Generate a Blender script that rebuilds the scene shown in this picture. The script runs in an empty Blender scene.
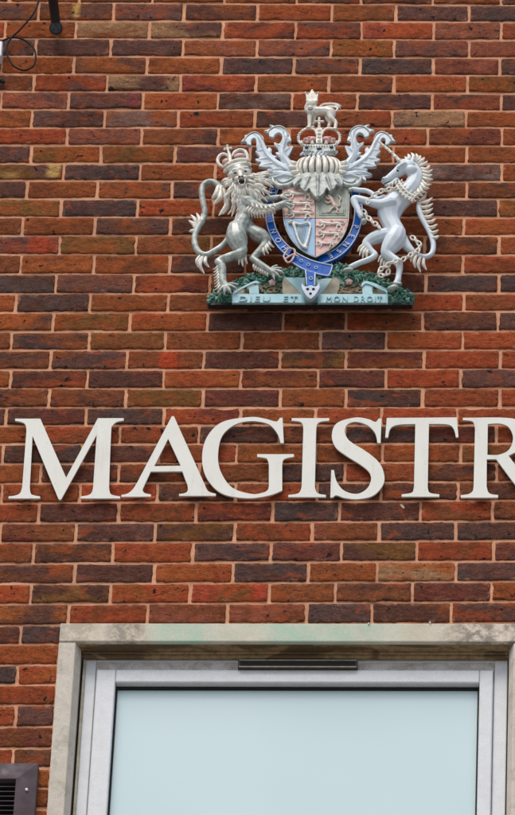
import bpy, bmesh, math, random
import numpy as np
from mathutils import Vector, noise
from mathutils.geometry import tessellate_polygon

random.seed(7)
S = bpy.context.scene
C = S.collection
ZO = 16.8                       # height of reference mortar bed above the pavement
V3 = Vector

# ------------------------------------------------------------------ camera
CX, CY, CZ = 1.9962, -15.3112, -15.1834 + ZO
YAW, PIT, ROL, FPX = -0.0753, 0.7222, 0.0493, 7009.4
cyw, syw, cp, sp = math.cos(YAW), math.sin(YAW), math.cos(PIT), math.sin(PIT)
FWD = V3((syw*cp, cyw*cp, sp)); R0 = V3((cyw, -syw, 0)); U0 = R0.cross(FWD)
RGT = (math.cos(ROL)*R0 + math.sin(ROL)*U0).normalized()
UP = (-math.sin(ROL)*R0 + math.cos(ROL)*U0).normalized()
EYE = V3((CX, CY, CZ))
from mathutils import Matrix
cd = bpy.data.cameras.new('camera'); cam = bpy.data.objects.new('camera', cd); C.objects.link(cam)
cam.matrix_world = Matrix(((RGT.x, UP.x, -FWD.x, CX), (RGT.y, UP.y, -FWD.y, CY), (RGT.z, UP.z, -FWD.z, CZ), (0, 0, 0, 1)))
cd.sensor_fit = 'VERTICAL'; cd.sensor_height = 24.0; cd.lens = 24.0*FPX/815.0
cd.clip_start = 0.1; cd.clip_end = 2000
S.camera = cam

def P(px, py, d=0.0):
    """survey point: where the sight line of photo point (px,py) meets the plane d metres in front of the wall"""
    v = FWD*FPX + RGT*(px-257.5) + UP*(407.5-py)
    t = (-d - CY)/v.y
    return EYE + v*t
def K(p):                       # metres per photo pixel at p
    return (p-EYE).dot(FWD)/FPX

# ------------------------------------------------------------------ tagging
def tag(o, label=None, cat=None, group=None, kind=None):
    if label: o['label'] = label
    if cat: o['category'] = cat
    if group: o['group'] = group
    if kind: o['kind'] = kind
    return o
def empty(name, loc):
    o = bpy.data.objects.new(name, None); C.objects.link(o); o.location = loc; o.empty_display_size = .05
    return o
ORG = {}
def obj(name, me, mat, parent=None):
    o = bpy.data.objects.new(name, me); C.objects.link(o)
    if mat is not None and not me.materials: me.materials.append(mat)
    if parent is not None:
        o.parent = parent
        w = V3((0, 0, 0)); q = parent
        while q is not None: w += q.location; q = q.parent
        o.location = -w
    return o

# ------------------------------------------------------------------ mesh buffer
def cat(pts, n=4):
    """Catmull-Rom through points (any dimension)"""
    if len(pts) < 3 or n <= 1: 
        if len(pts) == 2 and n > 1:
            a, b = pts; return [tuple(a[j]+(b[j]-a[j])*k/n for j in range(len(a))) for k in range(n+1)]
        return [tuple(p) for p in pts]
    out = []
    for i in range(len(pts)-1):
        a = pts[max(i-1, 0)]; b = pts[i]; c = pts[i+1]; d = pts[min(i+2, len(pts)-1)]
        for k in range(n):
            t = k/n
            out.append(tuple(.5*((2*b[j]) + (-a[j]+c[j])*t + (2*a[j]-5*b[j]+4*c[j]-d[j])*t*t + (-a[j]+3*b[j]-3*c[j]+d[j])*t**3) for j in range(len(b))))
    out.append(tuple(pts[-1])); return out
def loop(pts, n=6):
    """closed outline: (x,y) are corners, (x,y,1) are points of a smooth run"""
    k0 = next((i for i, p in enumerate(pts) if len(p) == 2), None)
    if k0 is None:
        q = [p[:2] for p in pts]; m = len(q); out = []
        for i in range(m):
            a, b, c, d = q[i-1], q[i], q[(i+1) % m], q[(i+2) % m]
            for k in range(n):
                t = k/n
                out.append(tuple(.5*((2*b[j]) + (-a[j]+c[j])*t + (2*a[j]-5*b[j]+4*c[j]-d[j])*t*t + (-a[j]+3*b[j]-3*c[j]+d[j])*t**3) for j in range(2)))
        return out
    pts = pts[k0:]+pts[:k0]+[pts[k0]]
    out = []; run = [pts[0][:2]]
    for p in pts[1:]:
        run.append(p[:2])
        if len(p) == 2:
            out += cat(run, n if len(run) > 2 else 1)[:-1]; run = [p[:2]]
    return out

class MB:
    def __init__(s): s.v = []; s.f = []
    def add(s, v, f):
        n = len(s.v); s.v += [tuple(p) for p in v]; s.f += [tuple(i+n for i in q) for q in f]
    def box(s, x0, x1, y0, y1, z0, z1):
        s.add([(x0,y0,z0),(x1,y0,z0),(x1,y1,z0),(x0,y1,z0),(x0,y0,z1),(x1,y0,z1),(x1,y1,z1),(x0,y1,z1)],
              [(0,3,2,1),(4,5,6,7),(0,1,5,4),(1,2,6,5),(2,3,7,6),(3,0,4,7)])
    def wtube(s, ctr, rad, seg=10, flat=1.0, cap=True):
        ctr = [V3(c) for c in ctr]; n = len(ctr)
        C2, R2 = list(ctr), list(rad)
        if cap:
            t0 = (ctr[1]-ctr[0]).normalized(); t1 = (ctr[-1]-ctr[-2]).normalized()
            C2 = [ctr[0]-t0*rad[0]*.95, ctr[0]-t0*rad[0]*.7] + C2 + [ctr[-1]+t1*rad[-1]*.7, ctr[-1]+t1*rad[-1]*.95]
            R2 = [rad[0]*.25, rad[0]*.72] + R2 + [rad[-1]*.72, rad[-1]*.25]
        m = len(C2); V = []; F = []; nrm = None
        for i in range(m):
            t = (C2[min(i+1, m-1)]-C2[max(i-1, 0)]).normalized()
            if nrm is None:
                nrm = t.cross(FWD)
                if nrm.length < .01: nrm = t.cross(UP)
            nrm = (nrm - t*nrm.dot(t)).normalized(); b = t.cross(nrm)
            for k in range(seg):
                a = 2*math.pi*k/seg
                o = (nrm*math.cos(a)+b*math.sin(a))*R2[i]
                if flat != 1: o -= FWD*o.dot(FWD)*(1-flat)
                V.append(C2[i]+o)
        for i in range(m-1):
            for k in range(seg):
                F.append((i*seg+k, i*seg+(k+1) % seg, (i+1)*seg+(k+1) % seg, (i+1)*seg+k))
        F.append(tuple(reversed(range(seg)))); F.append(tuple(range((m-1)*seg, m*seg)))
        s.add(V, F)
    def tube(s, pts, d=0.07, n=4, seg=10, flat=1.0):
        q = [tuple(p)+(0.0,)*(4-len(p)) for p in pts]
        q = cat(q, n)
        ctr = [P(x, y, d+dd) for x, y, r, dd in q]
        s.wtube(ctr, [max(.12, r)*K(c) for (x, y, r, dd), c in zip(q, ctr)], seg, flat)
    def ell(s, x, y, rx, ry, rz=None, ang=0, d=0.07, nu=14, nv=8):
        rz = rz if rz is not None else min(rx, ry)
        c = P(x, y, d); k = K(c); a = math.radians(ang)
        ax = RGT*math.cos(a)+UP*math.sin(a); ay = -RGT*math.sin(a)+UP*math.cos(a)
        V = []; F = []
        for j in range(1, nv):
            ph = math.pi*j/nv
            for i in range(nu):
                th = 2*math.pi*i/nu
                V.append(c+ax*math.sin(ph)*math.cos(th)*rx*k+ay*math.sin(ph)*math.sin(th)*ry*k-FWD*math.cos(ph)*rz*k)
        V += [c-FWD*rz*k, c+FWD*rz*k]; N = (nv-1)*nu
        for j in range(nv-2):
            for i in range(nu): F.append((j*nu+i, j*nu+(i+1) % nu, (j+1)*nu+(i+1) % nu, (j+1)*nu+i))
        for i in range(nu):
            F.append((N, (i+1) % nu, i)); F.append((N+1, (nv-2)*nu+i, (nv-2)*nu+(i+1) % nu))
        s.add(V, F)
    def slab(s, outline, d, t, holes=()):
        """flat plate parallel to the wall, front face d in front of it, thickness t"""
        loops = [outline]+list(holes); fl = []; idx = []
        for L in loops:
            idx.append((len(fl), len(L))); fl += [P(x, y, d) for x, y in L]
        tris = tessellate_polygon([[V3((p.x, p.z, 0)) for p in fl[a:a+n]] for a, n in idx])
        N = len(fl); V = fl+[p+V3((0, t, 0)) for p in fl]; F = []
        for tr in tris:
            a, b, c = tr
            nz = (fl[b]-fl[a]).cross(fl[c]-fl[a])
            if nz.y > 0: a, b, c = a, c, b
            F.append((a, b, c)); F.append((c+N, b+N, a+N))
        for a, n in idx:
            for i in range(n):
                F.append((a+i, a+(i+1) % n, a+(i+1) % n+N, a+i+N))
        s.add(V, F)
    def mesh(s, name='m', smooth=False, weld=False):
        me = bpy.data.meshes.new(name); me.from_pydata(s.v, [], s.f); me.validate()
        bm = bmesh.new(); bm.from_mesh(me)
        if weld: bmesh.ops.remove_doubles(bm, verts=bm.verts, dist=1e-5)
        bmesh.ops.recalc_face_normals(bm, faces=bm.faces); bm.to_mesh(me); bm.free()
        if smooth: me.polygons.foreach_set('use_smooth', [True]*len(me.polygons))
        return me
    def sculpt(s, vox=.0017, it=4, fac=.5):
        me = s.mesh(); o = bpy.data.objects.new('tmp', me); C.objects.link(o)
        m = o.modifiers.new('r', 'REMESH'); m.mode = 'VOXEL'; m.voxel_size = vox; m.use_smooth_shade = True
        if it:
            m = o.modifiers.new('s', 'SMOOTH'); m.iterations = it; m.factor = fac
        dg = bpy.context.evaluated_depsgraph_get(); dg.update()
        out = bpy.data.meshes.new_from_object(o.evaluated_get(dg))
        bpy.data.objects.remove(o); bpy.data.meshes.remove(me)
        out.polygons.foreach_set('use_smooth', [True]*len(out.polygons))
        out.materials.clear()
        return out
def bevel(o, w=.001, seg=2, ang=35):
    m = o.modifiers.new('bevel', 'BEVEL'); m.width = w; m.segments = seg; m.limit_method = 'ANGLE'; m.angle_limit = math.radians(ang)
    return o

# ------------------------------------------------------------------ materials
def lin(c): return tuple((x/255/12.92 if x/255 <= .04045 else ((x/255+.055)/1.055)**2.4) for x in c)
def newmat(name, rough=.6, metal=0.0):
    m = bpy.data.materials.new(name); m.use_nodes = True; nt = m.node_tree
    b = nt.nodes['Principled BSDF']; b.inputs['Roughness'].default_value = rough; b.inputs['Metallic'].default_value = metal
    return m, nt, b
def N(nt, t, **kw):
    n = nt.nodes.new(t)
    for k, v in kw.items():
        if k in n.inputs.keys(): n.inputs[k].default_value = v
        else: setattr(n, k, v)
    return n
def mixc(nt, fac, a, b):
    n = nt.nodes.new('ShaderNodeMix'); n.data_type = 'RGBA'
    for s, v in ((0, fac), (6, a), (7, b)):
        if isinstance(v, bpy.types.NodeSocket): nt.links.new(v, n.inputs[s])
        else: n.inputs[s].default_value = v if s == 0 else tuple(v)+(1,)*(4-len(v))
    return n.outputs[2]
def ramp(nt, src, a, b, c0=0.0, c1=1.0):
    n = nt.nodes.new('ShaderNodeMapRange'); n.inputs[1].default_value = a; n.inputs[2].default_value = b
    n.inputs[3].default_value = c0; n.inputs[4].default_value = c1; nt.links.new(src, n.inputs[0]); return n.outputs[0]
def coord(nt):
    return nt.nodes.new('ShaderNodeNewGeometry').outputs['Position']
def noi(nt, vec, scale, detail=4, rough=.55, dist=0.0, stretch=None):
    if stretch:
        mp = nt.nodes.new('ShaderNodeMapping'); mp.inputs['Scale'].default_value = stretch; nt.links.new(vec, mp.inputs[0]); vec = mp.outputs[0]
    n = nt.nodes.new('ShaderNodeTexNoise'); n.inputs['Scale'].default_value = scale; n.inputs['Detail'].default_value = detail
    n.inputs['Roughness'].default_value = rough; n.inputs['Distortion'].default_value = dist; nt.links.new(vec, n.inputs['Vector']); return n.outputs[0]
def bump(nt, b, h, st=.4, dist=.002):
    n = nt.nodes.new('ShaderNodeBump'); n.inputs['Strength'].default_value = st; n.inputs['Distance'].default_value = dist
    nt.links.new(h, n.inputs['Height']); nt.links.new(n.outputs[0], b.inputs['Normal'])
def paint(name, c, c2=None, rough=.4, metal=0.0, sc=60, lo=.35, hi=.65, grime=.25, bst=.25):
    """weathered paint: two tones of the paint in patches, small worn flecks, fine unevenness"""
    m, nt, b = newmat(name, rough, metal); p = coord(nt)
    c = lin(c); c2 = lin(c2) if c2 else tuple(x*.72 for x in c)
    col = mixc(nt, ramp(nt, noi(nt, p, sc, 5), lo, hi), c2, c)
    fle = ramp(nt, noi(nt, p, sc*4.5, 3, .7), .60, .72, 0, grime)
    col = mixc(nt, fle, col, lin((58, 56, 48)))
    nt.links.new(col, b.inputs['Base Color'])
    nt.links.new(ramp(nt, noi(nt, p, sc*2, 3), .3, .7, rough*.8, min(1, rough*1.35)), b.inputs['Roughness'])
    bump(nt, b, noi(nt, p, sc*5, 4), bst, .0012)
    return m
M = {}
M['silver'] = paint('weathered_silver_paint', (196, 202, 194), (132, 140, 132), .38, .1, grime=.6)
M['cream'] = paint('weathered_cream_paint', (246, 243, 232), (206, 200, 182), .4, .0, grime=.6)
M['lavender'] = paint('pale_lavender_paint', (224, 233, 236), (200, 212, 219), .42, .0, 30, .3, .7, .12)
M['pink'] = paint('faded_pink_paint', (230, 186, 178), (200, 152, 144), .5)
M['skyblue'] = paint('faded_sky_blue_paint', (150, 186, 216), (126, 164, 198), .45, 0, 30, .3, .7, .12)
M['sage'] = paint('faded_sage_paint', (160, 170, 152), (134, 142, 124), .5)
M['blue'] = paint('royal_blue_enamel', (6, 100, 196), (4, 78, 164), .3, 0, 40, .3, .7, .1)
M['blue'].node_tree.nodes['Principled BSDF'].inputs['Specular IOR Level'].default_value = .18
M['paleblue'] = paint('pale_blue_edge_paint', (208, 216, 226), (172, 186, 204), .4)
M['cyan'] = paint('faded_turquoise_paint', (166, 208, 214), (140, 184, 190), .45, 0, 40, .3, .7, .2)
M['cyan_letter'] = paint('worn_turquoise_lettering', (150, 190, 196), (128, 168, 174), .5)
M['green'] = paint('dark_green_paint', (74, 132, 112), (42, 94, 78), .5, 0, 90, .4, .6, .2)
M['green_tip'] = paint('pale_green_paint', (146, 186, 164), (96, 146, 124), .5, 0, 90, .4, .6, .2)
M['soil'] = paint('ochre_stone_paint', (142, 122, 92), (98, 80, 56), .7)
M['tan'] = paint('beige_scroll_inside', (176, 168, 144), (146, 136, 112), .6)
M['rosy'] = paint('faded_rose_paint', (220, 196, 186), (196, 160, 150), .5)
M['dark'] = paint('black_paint_and_shade', (30, 28, 26), (22, 20, 18), .6)  # near-black for eyes, holes and rods, and for shade painted under the mound
M['darkblue'] = paint('dark_blue_gem_paint', (46, 72, 110), (30, 50, 84), .3)
M['crimson'] = paint('worn_red_paint', (176, 92, 84), (140, 66, 60), .5)
M['edge'] = paint('bronze_back_metal', (74, 66, 56), (52, 46, 40), .6)

m, nt, b = newmat('cream_coated_metal', .5); p = coord(nt)
col = mixc(nt, ramp(nt, noi(nt, p, 5, 6, .6), .3, .75), lin((221, 220, 209)), lin((212, 211, 199)))
col = mixc(nt, ramp(nt, noi(nt, p, 16, 5, .65, .3, (2.2, 1, .35)), .54, .72, 0, .35), col, lin((186, 182, 168)))
col = mixc(nt, ramp(nt, noi(nt, p, 160, 2, .6), .68, .74, 0, .5), col, lin((150, 140, 122)))
nt.links.new(col, b.inputs['Base Color'])
bump(nt, b, noi(nt, p, 40, 3), .06, .001); M['letter'] = m

m, nt, b = newmat('black_powder_coat', .45); b.inputs['Base Color'].default_value = (.012, .012, .013, 1)
bump(nt, b, noi(nt, coord(nt), 300, 2), .3, .0006); M['black'] = m
m, nt, b = newmat('black_cable_rubber', .9); b.inputs['Base Color'].default_value = (.010, .007, .007, 1); M['cable'] = m
m, nt, b = newmat('grey_zinc', .4, .8); b.inputs['Base Color'].default_value = (.2, .2, .2, 1); M['zinc'] = m
m, nt, b = newmat('dull_dark_metal', .5, .3); b.inputs['Base Color'].default_value = (.06, .065, .07, 1); M['zinc_dark'] = m
m, nt, b = newmat('white_plastic', .45); b.inputs['Base Color'].default_value = (.75, .77, .8, 1); M['white'] = m
m, nt, b = newmat('dark_gap', .9); b.inputs['Base Color'].default_value = (.01, .009, .009, 1); M['gap'] = m
M['vent'] = paint('plum_brown_metal_paint', (84, 70, 74), (76, 63, 67), .75, .1, 12, .3, .7, .06, .1)

# brick: two clay colours per brick (attributes), patches, streaks and pits
m, nt, b = newmat('handmade_facing_brick', .9); p = coord(nt); b.inputs['Specular IOR Level'].default_value = .08
def attr(nt, n):
    a = nt.nodes.new('ShaderNodeAttribute'); a.attribute_name = n; return a
ca, cb, sd = attr(nt, 'clay_a'), attr(nt, 'clay_b'), attr(nt, 'seed')
off = nt.nodes.new('ShaderNodeVectorMath'); off.operation = 'ADD'; nt.links.new(p, off.inputs[0]); nt.links.new(sd.outputs['Vector'], off.inputs[1]); q = off.outputs[0]
f1 = ramp(nt, noi(nt, q, 7, 3, .55, .6, (1, 1, 1.6)), .42, .60)
col = mixc(nt, f1, ca.outputs['Color'], cb.outputs['Color'])
st = ramp(nt, noi(nt, q, 75, 6, .7, .5, (.6, 1, 1.1)), .30, .70)
hs = nt.nodes.new('ShaderNodeVectorMath'); hs.operation = 'SCALE'; nt.links.new(col, hs.inputs[0]); nt.links.new(ramp(nt, st, 0, 1, .52, 1.42), hs.inputs['Scale'])
col = hs.outputs[0]
spk = ramp(nt, noi(nt, q, 330, 2, .6), .36, .66)
hs = nt.nodes.new('ShaderNodeVectorMath'); hs.operation = 'SCALE'; nt.links.new(col, hs.inputs[0]); nt.links.new(ramp(nt, spk, 0, 1, .70, 1.30), hs.inputs['Scale'])
col = hs.outputs[0]
pit = ramp(nt, noi(nt, q, 46, 2, .5, .3), .675, .72)
col = mixc(nt, pit, col, lin((40, 30, 30)))
red = ramp(nt, noi(nt, q, 15, 3, .6, 1.0, (.7, 1, 1.2)), .58, .66, 0, .55)
col = mixc(nt, red, col, lin((160, 76, 38)))
pale = ramp(nt, noi(nt, q, 26, 5, .7, .5), .64, .76, 0, .3)
col = mixc(nt, pale, col, lin((172, 128, 96)))
edge = attr(nt, 'smear')
sm = nt.nodes.new('ShaderNodeMath'); sm.operation = 'MULTIPLY'; nt.links.new(edge.outputs['Fac'], sm.inputs[0]); nt.links.new(ramp(nt, noi(nt, q, 32, 5, .7),   .54, .70, 0, .55), sm.inputs[1])
col = mixc(nt, sm.outputs[0], col, lin((200, 146, 116)))
nt.links.new(col, b.inputs['Base Color'])
ad = nt.nodes.new('ShaderNodeMath'); ad.operation = 'SUBTRACT'
nt.links.new(noi(nt, q, 110, 7, .72, .4, (.75, 1, 1.1)), ad.inputs[0]); nt.links.new(ramp(nt, noi(nt, q, 34, 3, .55, .8, (.5, 1, 1.3)), .62, .68, 0, .4), ad.inputs[1])
bump(nt, b, ad.outputs[0], .75, .006); M['brick'] = m

m, nt, b = newmat('pinkish_lime_mortar', .92); p = coord(nt); b.inputs['Specular IOR Level'].default_value = .15
col = mixc(nt, ramp(nt, noi(nt, p, 9, 6, .65), .3, .7), lin((204, 142, 106)), lin((238, 178, 138)))
col = mixc(nt, ramp(nt, noi(nt, p, 2.3, 4, .6), .50, .68, 0, .5), col, lin((190, 150, 126)))
col = mixc(nt, ramp(nt, noi(nt, p, 13, 5, .7), .56, .70, 0, .55), col, lin((142, 98, 74)))
col = mixc(nt, ramp(nt, noi(nt, p, 420, 2, .6), .50, .72, 0, .55), col, lin((150, 98, 72)))
col = mixc(nt, ramp(nt, noi(nt, p, 24, 4, .6), .60, .72, 0, .5), col, lin((172, 116, 90)))
nt.links.new(col, b.inputs['Base Color']); bump(nt, b, noi(nt, p, 220, 5, .65), .8, .003); M['mortar'] = m

m, nt, b = newmat('plain_brickwork', .88); p = coord(nt)
mp = nt.nodes.new('ShaderNodeMapping'); mp.inputs['Rotation'].default_value = (math.radians(90), 0, 0); nt.links.new(p, mp.inputs[0])
bt = nt.nodes.new('ShaderNodeTexBrick'); nt.links.new(mp.outputs[0], bt.inputs['Vector'])
bt.inputs['Scale'].default_value = 1; bt.inputs['Brick Width'].default_value = .225; bt.inputs['Row Height'].default_value = .075; bt.inputs['Mortar Size'].default_value = .005
bt.inputs['Color1'].default_value = lin((138, 74, 52))+(1,); bt.inputs['Color2'].default_value = lin((84, 58, 52))+(1,); bt.inputs['Mortar'].default_value = lin((196, 140, 114))+(1,)
nt.links.new(bt.outputs[0], b.inputs['Base Color']); bump(nt, b, bt.outputs[1], -.5, .004); M['plain'] = m

# stone surround: pale stone, green copper wash and soot blotches with shapes of their own
def stone(name, base, base2, soot=.8, green=0.0):
    m, nt, b = newmat(name, .85); p = coord(nt)
    col = mixc(nt, ramp(nt, noi(nt, p, 14, 6, .65), .32, .68), lin(base2), lin(base))
    if green:
        sx = nt.nodes.new('ShaderNodeSeparateXYZ'); nt.links.new(p, sx.inputs[0])
        g = nt.nodes.new('ShaderNodeValToRGB'); xr = ramp(nt, sx.outputs[0], 0.0, 1.75); nt.links.new(xr, g.inputs[0])
        el = g.color_ramp.elements
        # measured wash: starts .25, strongest .40-.50, fades by 1.1
        el[0].position = .31; el[0].color = (0, 0, 0, 1); el[1].position = .345; el[1].color = (1, 1, 1, 1)
        for ps, v in ((.40, 1), (.44, .4), (.50, .35), (.53, .9), (.60, 1), (.66, .8), (.74, .3), (.82, 0)):
            e = el.new(ps); e.color = (v, v, v, 1)
        mm = nt.nodes.new('ShaderNodeMath'); mm.operation = 'MULTIPLY'; nt.links.new(g.outputs[0], mm.inputs[0])
        nt.links.new(ramp(nt, noi(nt, p, 11, 4, .6), .25, .60, 0, green), mm.inputs[1])
        col = mixc(nt, mm.outputs[0], col, lin((160, 200, 176)))
        g = nt.nodes.new('ShaderNodeValToRGB'); nt.links.new(xr, g.inputs[0]); el = g.color_ramp.elements
        el[0].position = 0; el[0].color = (.6, .6, .6, 1); el[1].position = 1; el[1].color = (.3, .3, .3, 1)
        for ps, v in ((.17, .5), (.23, .5), (.245, .05), (.265, .85), (.305, .85), (.325, .04), (.6, .04), (.78, .1), (.84, 1), (.91, 1), (.94, .5)):
            e = el.new(ps); e.color = (v, v, v, 1)
        mm = nt.nodes.new('ShaderNodeMath'); mm.operation = 'MULTIPLY'; nt.links.new(g.outputs[0], mm.inputs[0])
        nt.links.new(ramp(nt, noi(nt, p, 34, 6, .72), .40, .58, 0, soot), mm.inputs[1])
        col = mixc(nt, mm.outputs[0], col, lin((112, 104, 92)))
    else:
        col = mixc(nt, ramp(nt, noi(nt, p, 20, 6, .7, .4), .52, .66, 0, soot), col, lin((150, 142, 124)))
    col = mixc(nt, ramp(nt, noi(nt, p, 260, 3, .7), .52, .70, 0, .4), col, lin((138, 128, 108)))
    nt.links.new(col, b.inputs['Base Color']); bump(nt, b, noi(nt, p, 160, 6, .7), .6, .002)
    return m
M['lintel'] = stone('stained_limestone_lintel', (226, 213, 194), (204, 190, 166), .8, .75)
M['jamb'] = stone('pale_grey_limestone', (216, 207, 192), (198, 187, 170), .5)
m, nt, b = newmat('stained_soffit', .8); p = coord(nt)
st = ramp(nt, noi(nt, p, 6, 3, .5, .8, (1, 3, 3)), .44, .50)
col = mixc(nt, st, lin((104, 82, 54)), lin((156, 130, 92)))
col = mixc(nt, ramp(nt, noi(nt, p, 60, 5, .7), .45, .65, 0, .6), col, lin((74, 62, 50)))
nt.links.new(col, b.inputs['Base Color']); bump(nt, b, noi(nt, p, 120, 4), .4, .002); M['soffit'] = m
def upvc(name, c, dirt, amt):
    m, nt, b = newmat(name, .4); p = coord(nt)
    col = mixc(nt, ramp(nt, noi(nt, p, 30, 6, .7, .4), .42, .66, 0, amt), lin(c), lin(dirt))
    col = mixc(nt, ramp(nt, noi(nt, p, 300, 3, .7), .48, .66, 0, amt*.8), col, lin((128, 122, 112)))
    nt.links.new(col, b.inputs['Base Color']); return m
M['upvc'] = upvc('off_white_window_plastic', (216, 219, 220), (192, 190, 184), .35)
M['upvc_dirty'] = upvc('grimy_window_head_plastic', (196, 192, 184), (142, 132, 116), .85)
m, nt, b = newmat('glass_with_painted_reflection', .06); p = coord(nt)
nt.links.new(mixc(nt, ramp(nt, noi(nt, p, 2.2, 2, .4), .35, .65), lin((200, 222, 222)), lin((206, 226, 226))), b.inputs['Base Color'])  # pale blind and sky reflection are put into the pane's base colour
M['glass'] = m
m, nt, b = newmat('grey_paving', .9); p = coord(nt)
nt.links.new(mixc(nt, noi(nt, p, 2, 6), (.22, .21, .2, 1), (.34, .33, .31, 1)), b.inputs['Base Color']); M['paving'] = m

# ------------------------------------------------------------------ brick survey
LL = [2.3,20.7,38.4,56.1,74.1,91.5,109.5,127.9,145,163.4,180.4,198.8,216.8,235.5,254.2,274,293.6,312.4,331.5,350.2,369.5,388.2,407.5,425.4,444.1,463.4,483.5,502.9,523.2,542.7,563.4,584.1,604.1,625.2,644.6,665,684.7,705.4,726.6,748.3,768.5,788.5,809]
RR = [5,22,40,57.8,75.2,93.2,110.6,127.6,145.7,163.4,181.4,198.8,217.2,235.5,254.9,273.7,292.7,311.4,330.8,349.8,368.9,388.2,407.3,424.7,443.4,462.4,481.5,500.2,520.9,540.4,561,581.4,601.8,622.9]
XA, XB = P(20, 300).x, P(500, 300).x
zl = [P(20, y).z for y in LL]; zr = [P(500, y).z for y in RR]
def bed(i, x):
    """height of mortar bed i (0 = first bed of the survey, counted downwards) at x"""
    if i < 0: a, b = zl[0]-i*.0752, zr[0]-i*.0752
    elif i >= len(zr):
        a = zl[i] if i < len(zl) else zl[-1]-(i-len(zl)+1)*.0752
        b = a+(zr[-1]-zl[len(zr)-1])
    else: a, b = zl[i], zr[i]
    t = min(max((x-XA)/(XB-XA), -.5), 1.6)
    return a+(b-a)*t
CLAY = {'o': (150, 82, 46), 'r': (148, 72, 46), 'R': (158, 74, 46), 'b': (126, 72, 46), 'd': (94, 62, 48), 'p': (102, 70, 58), 'g': (118, 96, 82),
        'k': (84, 66, 58), 't': (150, 112, 84), 'v': (118, 80, 46), 'm': (106, 58, 44), 'y': (118, 80, 46), 'q': (140, 80, 62)}
ROWS = {
-1: ([10, 80, 153, 225, 297, 361, 433, 501], 'bd ob db ob ob db bd ob db'),
0: ([38.4,113.6,184,257.8,331.7,395.8,469.3], 'pb bp pq db ro ob pd kp'),
1: ([5,75.8,149.3,222.8,295.9,361.4,433.8,501], 'R- ob bt pt mr pr rR qd rq'),
2: ([35.7,111,183,257,331,394,469], 'dp pd pd oq pq ov qp rq'),
3: ([1.7,73.5,147,221,294,360,433,500], 'bd ob po ob pk pb kd qm dk'),
4: ([34,107,180.3,256,329,394,467.6], 'db Rp tp mR bo bp or vo'),
5: ([1,68.5,143,218,292,357,432.5,501], 'r- qp pm ro dg br pd rd pd'),
6: ([32,104.5,178,255,329,392,466], 'ob dp og rb pd rb gt bo'),
7: ([-8,67,142,218,289,354,428,501.6], 'r- rR qp bd ob rb br bm rb'),
8: ([31,101,175,250,323,393,466.6], 'pd ov ov mp db ob ob bo'),
9: ([-12,64,140,215,288,353,427,501.6], 'bp py kp ob rb ob db pg bo'),
10: ([27,97.5,172,247,321,392,466.6], 'pd ob op pd rb ob bp db'),
11: ([-14,61,138,213,286,351,427,498], 'b- ov pk Ro ob rb bd pd vo'),
12: ([22.7,94.5,170.5,246,320,390,464], 'b- ob pb db ob rb bo or'),
13: ([-16,59.5,136,211,285,350,425,499], 'b- pR vo vb ob rb rb bd or'),
14: ([21,93.5,170,245,320,389,462.6], 'b- ob bo dp rb ob rb rb'),
15: ([-18,55.8,133.6,210,284,349,425.8,499], 'b- kd pq mr db ob dm pk dk'),
16: ([16,90,168,246,320,390,464], 'or dk ob bo rd rb rR rb'),
17: ([-23,52.8,130,207.7,283,346,422.5,498], 'b- od ov oR pd bd rb db pk'),
18: ([11,89.5,165,242,320.6,386.4,462.6], 'b- bk bv ob br pd Ro Rr'),
19: ([-27,50.8,127,203.7,280,346,424,500], 'b- db pb bR md dv bm rR Rr'),
20: ([10.7,87.5,163.7,240.5,318,385.4,460.6], 'bo dr dm or bm dm Rr dp'),
21: ([-28,49,126,203,280.5,345.7,422.5,500], 'b- db bd ov md bo dk rb Rr'),
22: ([6,86,163.7,240.5,315.6,381.4,457], 'd- dm kd rm bo rb Rr ro'),
23: ([-33,44,120,198.7,279,345,421.5,496.6], 'b- ob rb br kd db kd dm ro'),
24: ([3,82,159,236.5,315.6,382.4,460.6], 'b- dk dm rb ob bo ob bv'),
25: ([-38,40.7,118.6,198.7,280,345,421.5,496.6], 'b- ob dm db rb dk rb db db'),
26: ([1.7,80,157,235.5,317,381,458], 'b- rb Rr bd rb dk db bd'),
27: ([-40,38.4,118.6,196,272.9,339.7,420.5,492.3], 'b- rb dm br rm kp dm rb bd'),
28: ([0,76,155,234.5,312.3,379,456], 'b- mb dp dv br bq dk dk'),
29: ([-44,33.7,112.6,192.7,271.5,341,416.8,493.3], 'b- rb db or pk pm dv br dm'),
30: ([-5,74.5,154.3,232.8,308.3,377,455.6], 'b- db dp or kd ob ot kp'),
31: ([-47,30.7,110.2,190,269.5,335,412.5,491.6], 'b- Ro dv oR Rv ob bd dm bo'),
32: ([-8,68.5,147.6,227,306.6,372,451], 'b- do br bq bq pk db dr'),
33: ([20.7,97], 'db kp ob'),
34: ([-16,60], 'r- ro ob'),
35: ([17.7,92], 'kd ro b-'),
36: ([-18,59], 'r- rb b-'),
37: ([15.7,90], 'ro dp b-'),
38: ([-20,56], 'r- bm b-'),
39: ([13,88], 'ro bd b-'),
40: ([-22,52], 'r- ob b-'),
41: ([11,86], 'ro ob b-'),
42: ([-25,49], 'r- ob b-'),
}
# window opening in wall coordinates
wl_t, wr_t = P(80.5, 645.2), P(509.3, 643)
OX0, OX1 = (P(80.5, 646).x+P(77, 700).x)/2, P(509, 646).x      # masonry opening
LT = (P(62, 627.2).z+P(480, 624.8).z)/2                          # lintel top
LB = (P(82, 645.0).z+P(505, 643.2).z)/2                          # lintel underside
SX0, SX1 = P(60.3, 630).x, OX1+(OX0-P(60.3, 630).x)+.004         # outer faces of the surround
WB = LB-1.45
XLO, XHI, ILO, IHI = -1.35, 3.15, -15, 56
print('opening', OX0, OX1, LT, LB, SX0, SX1)

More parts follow.
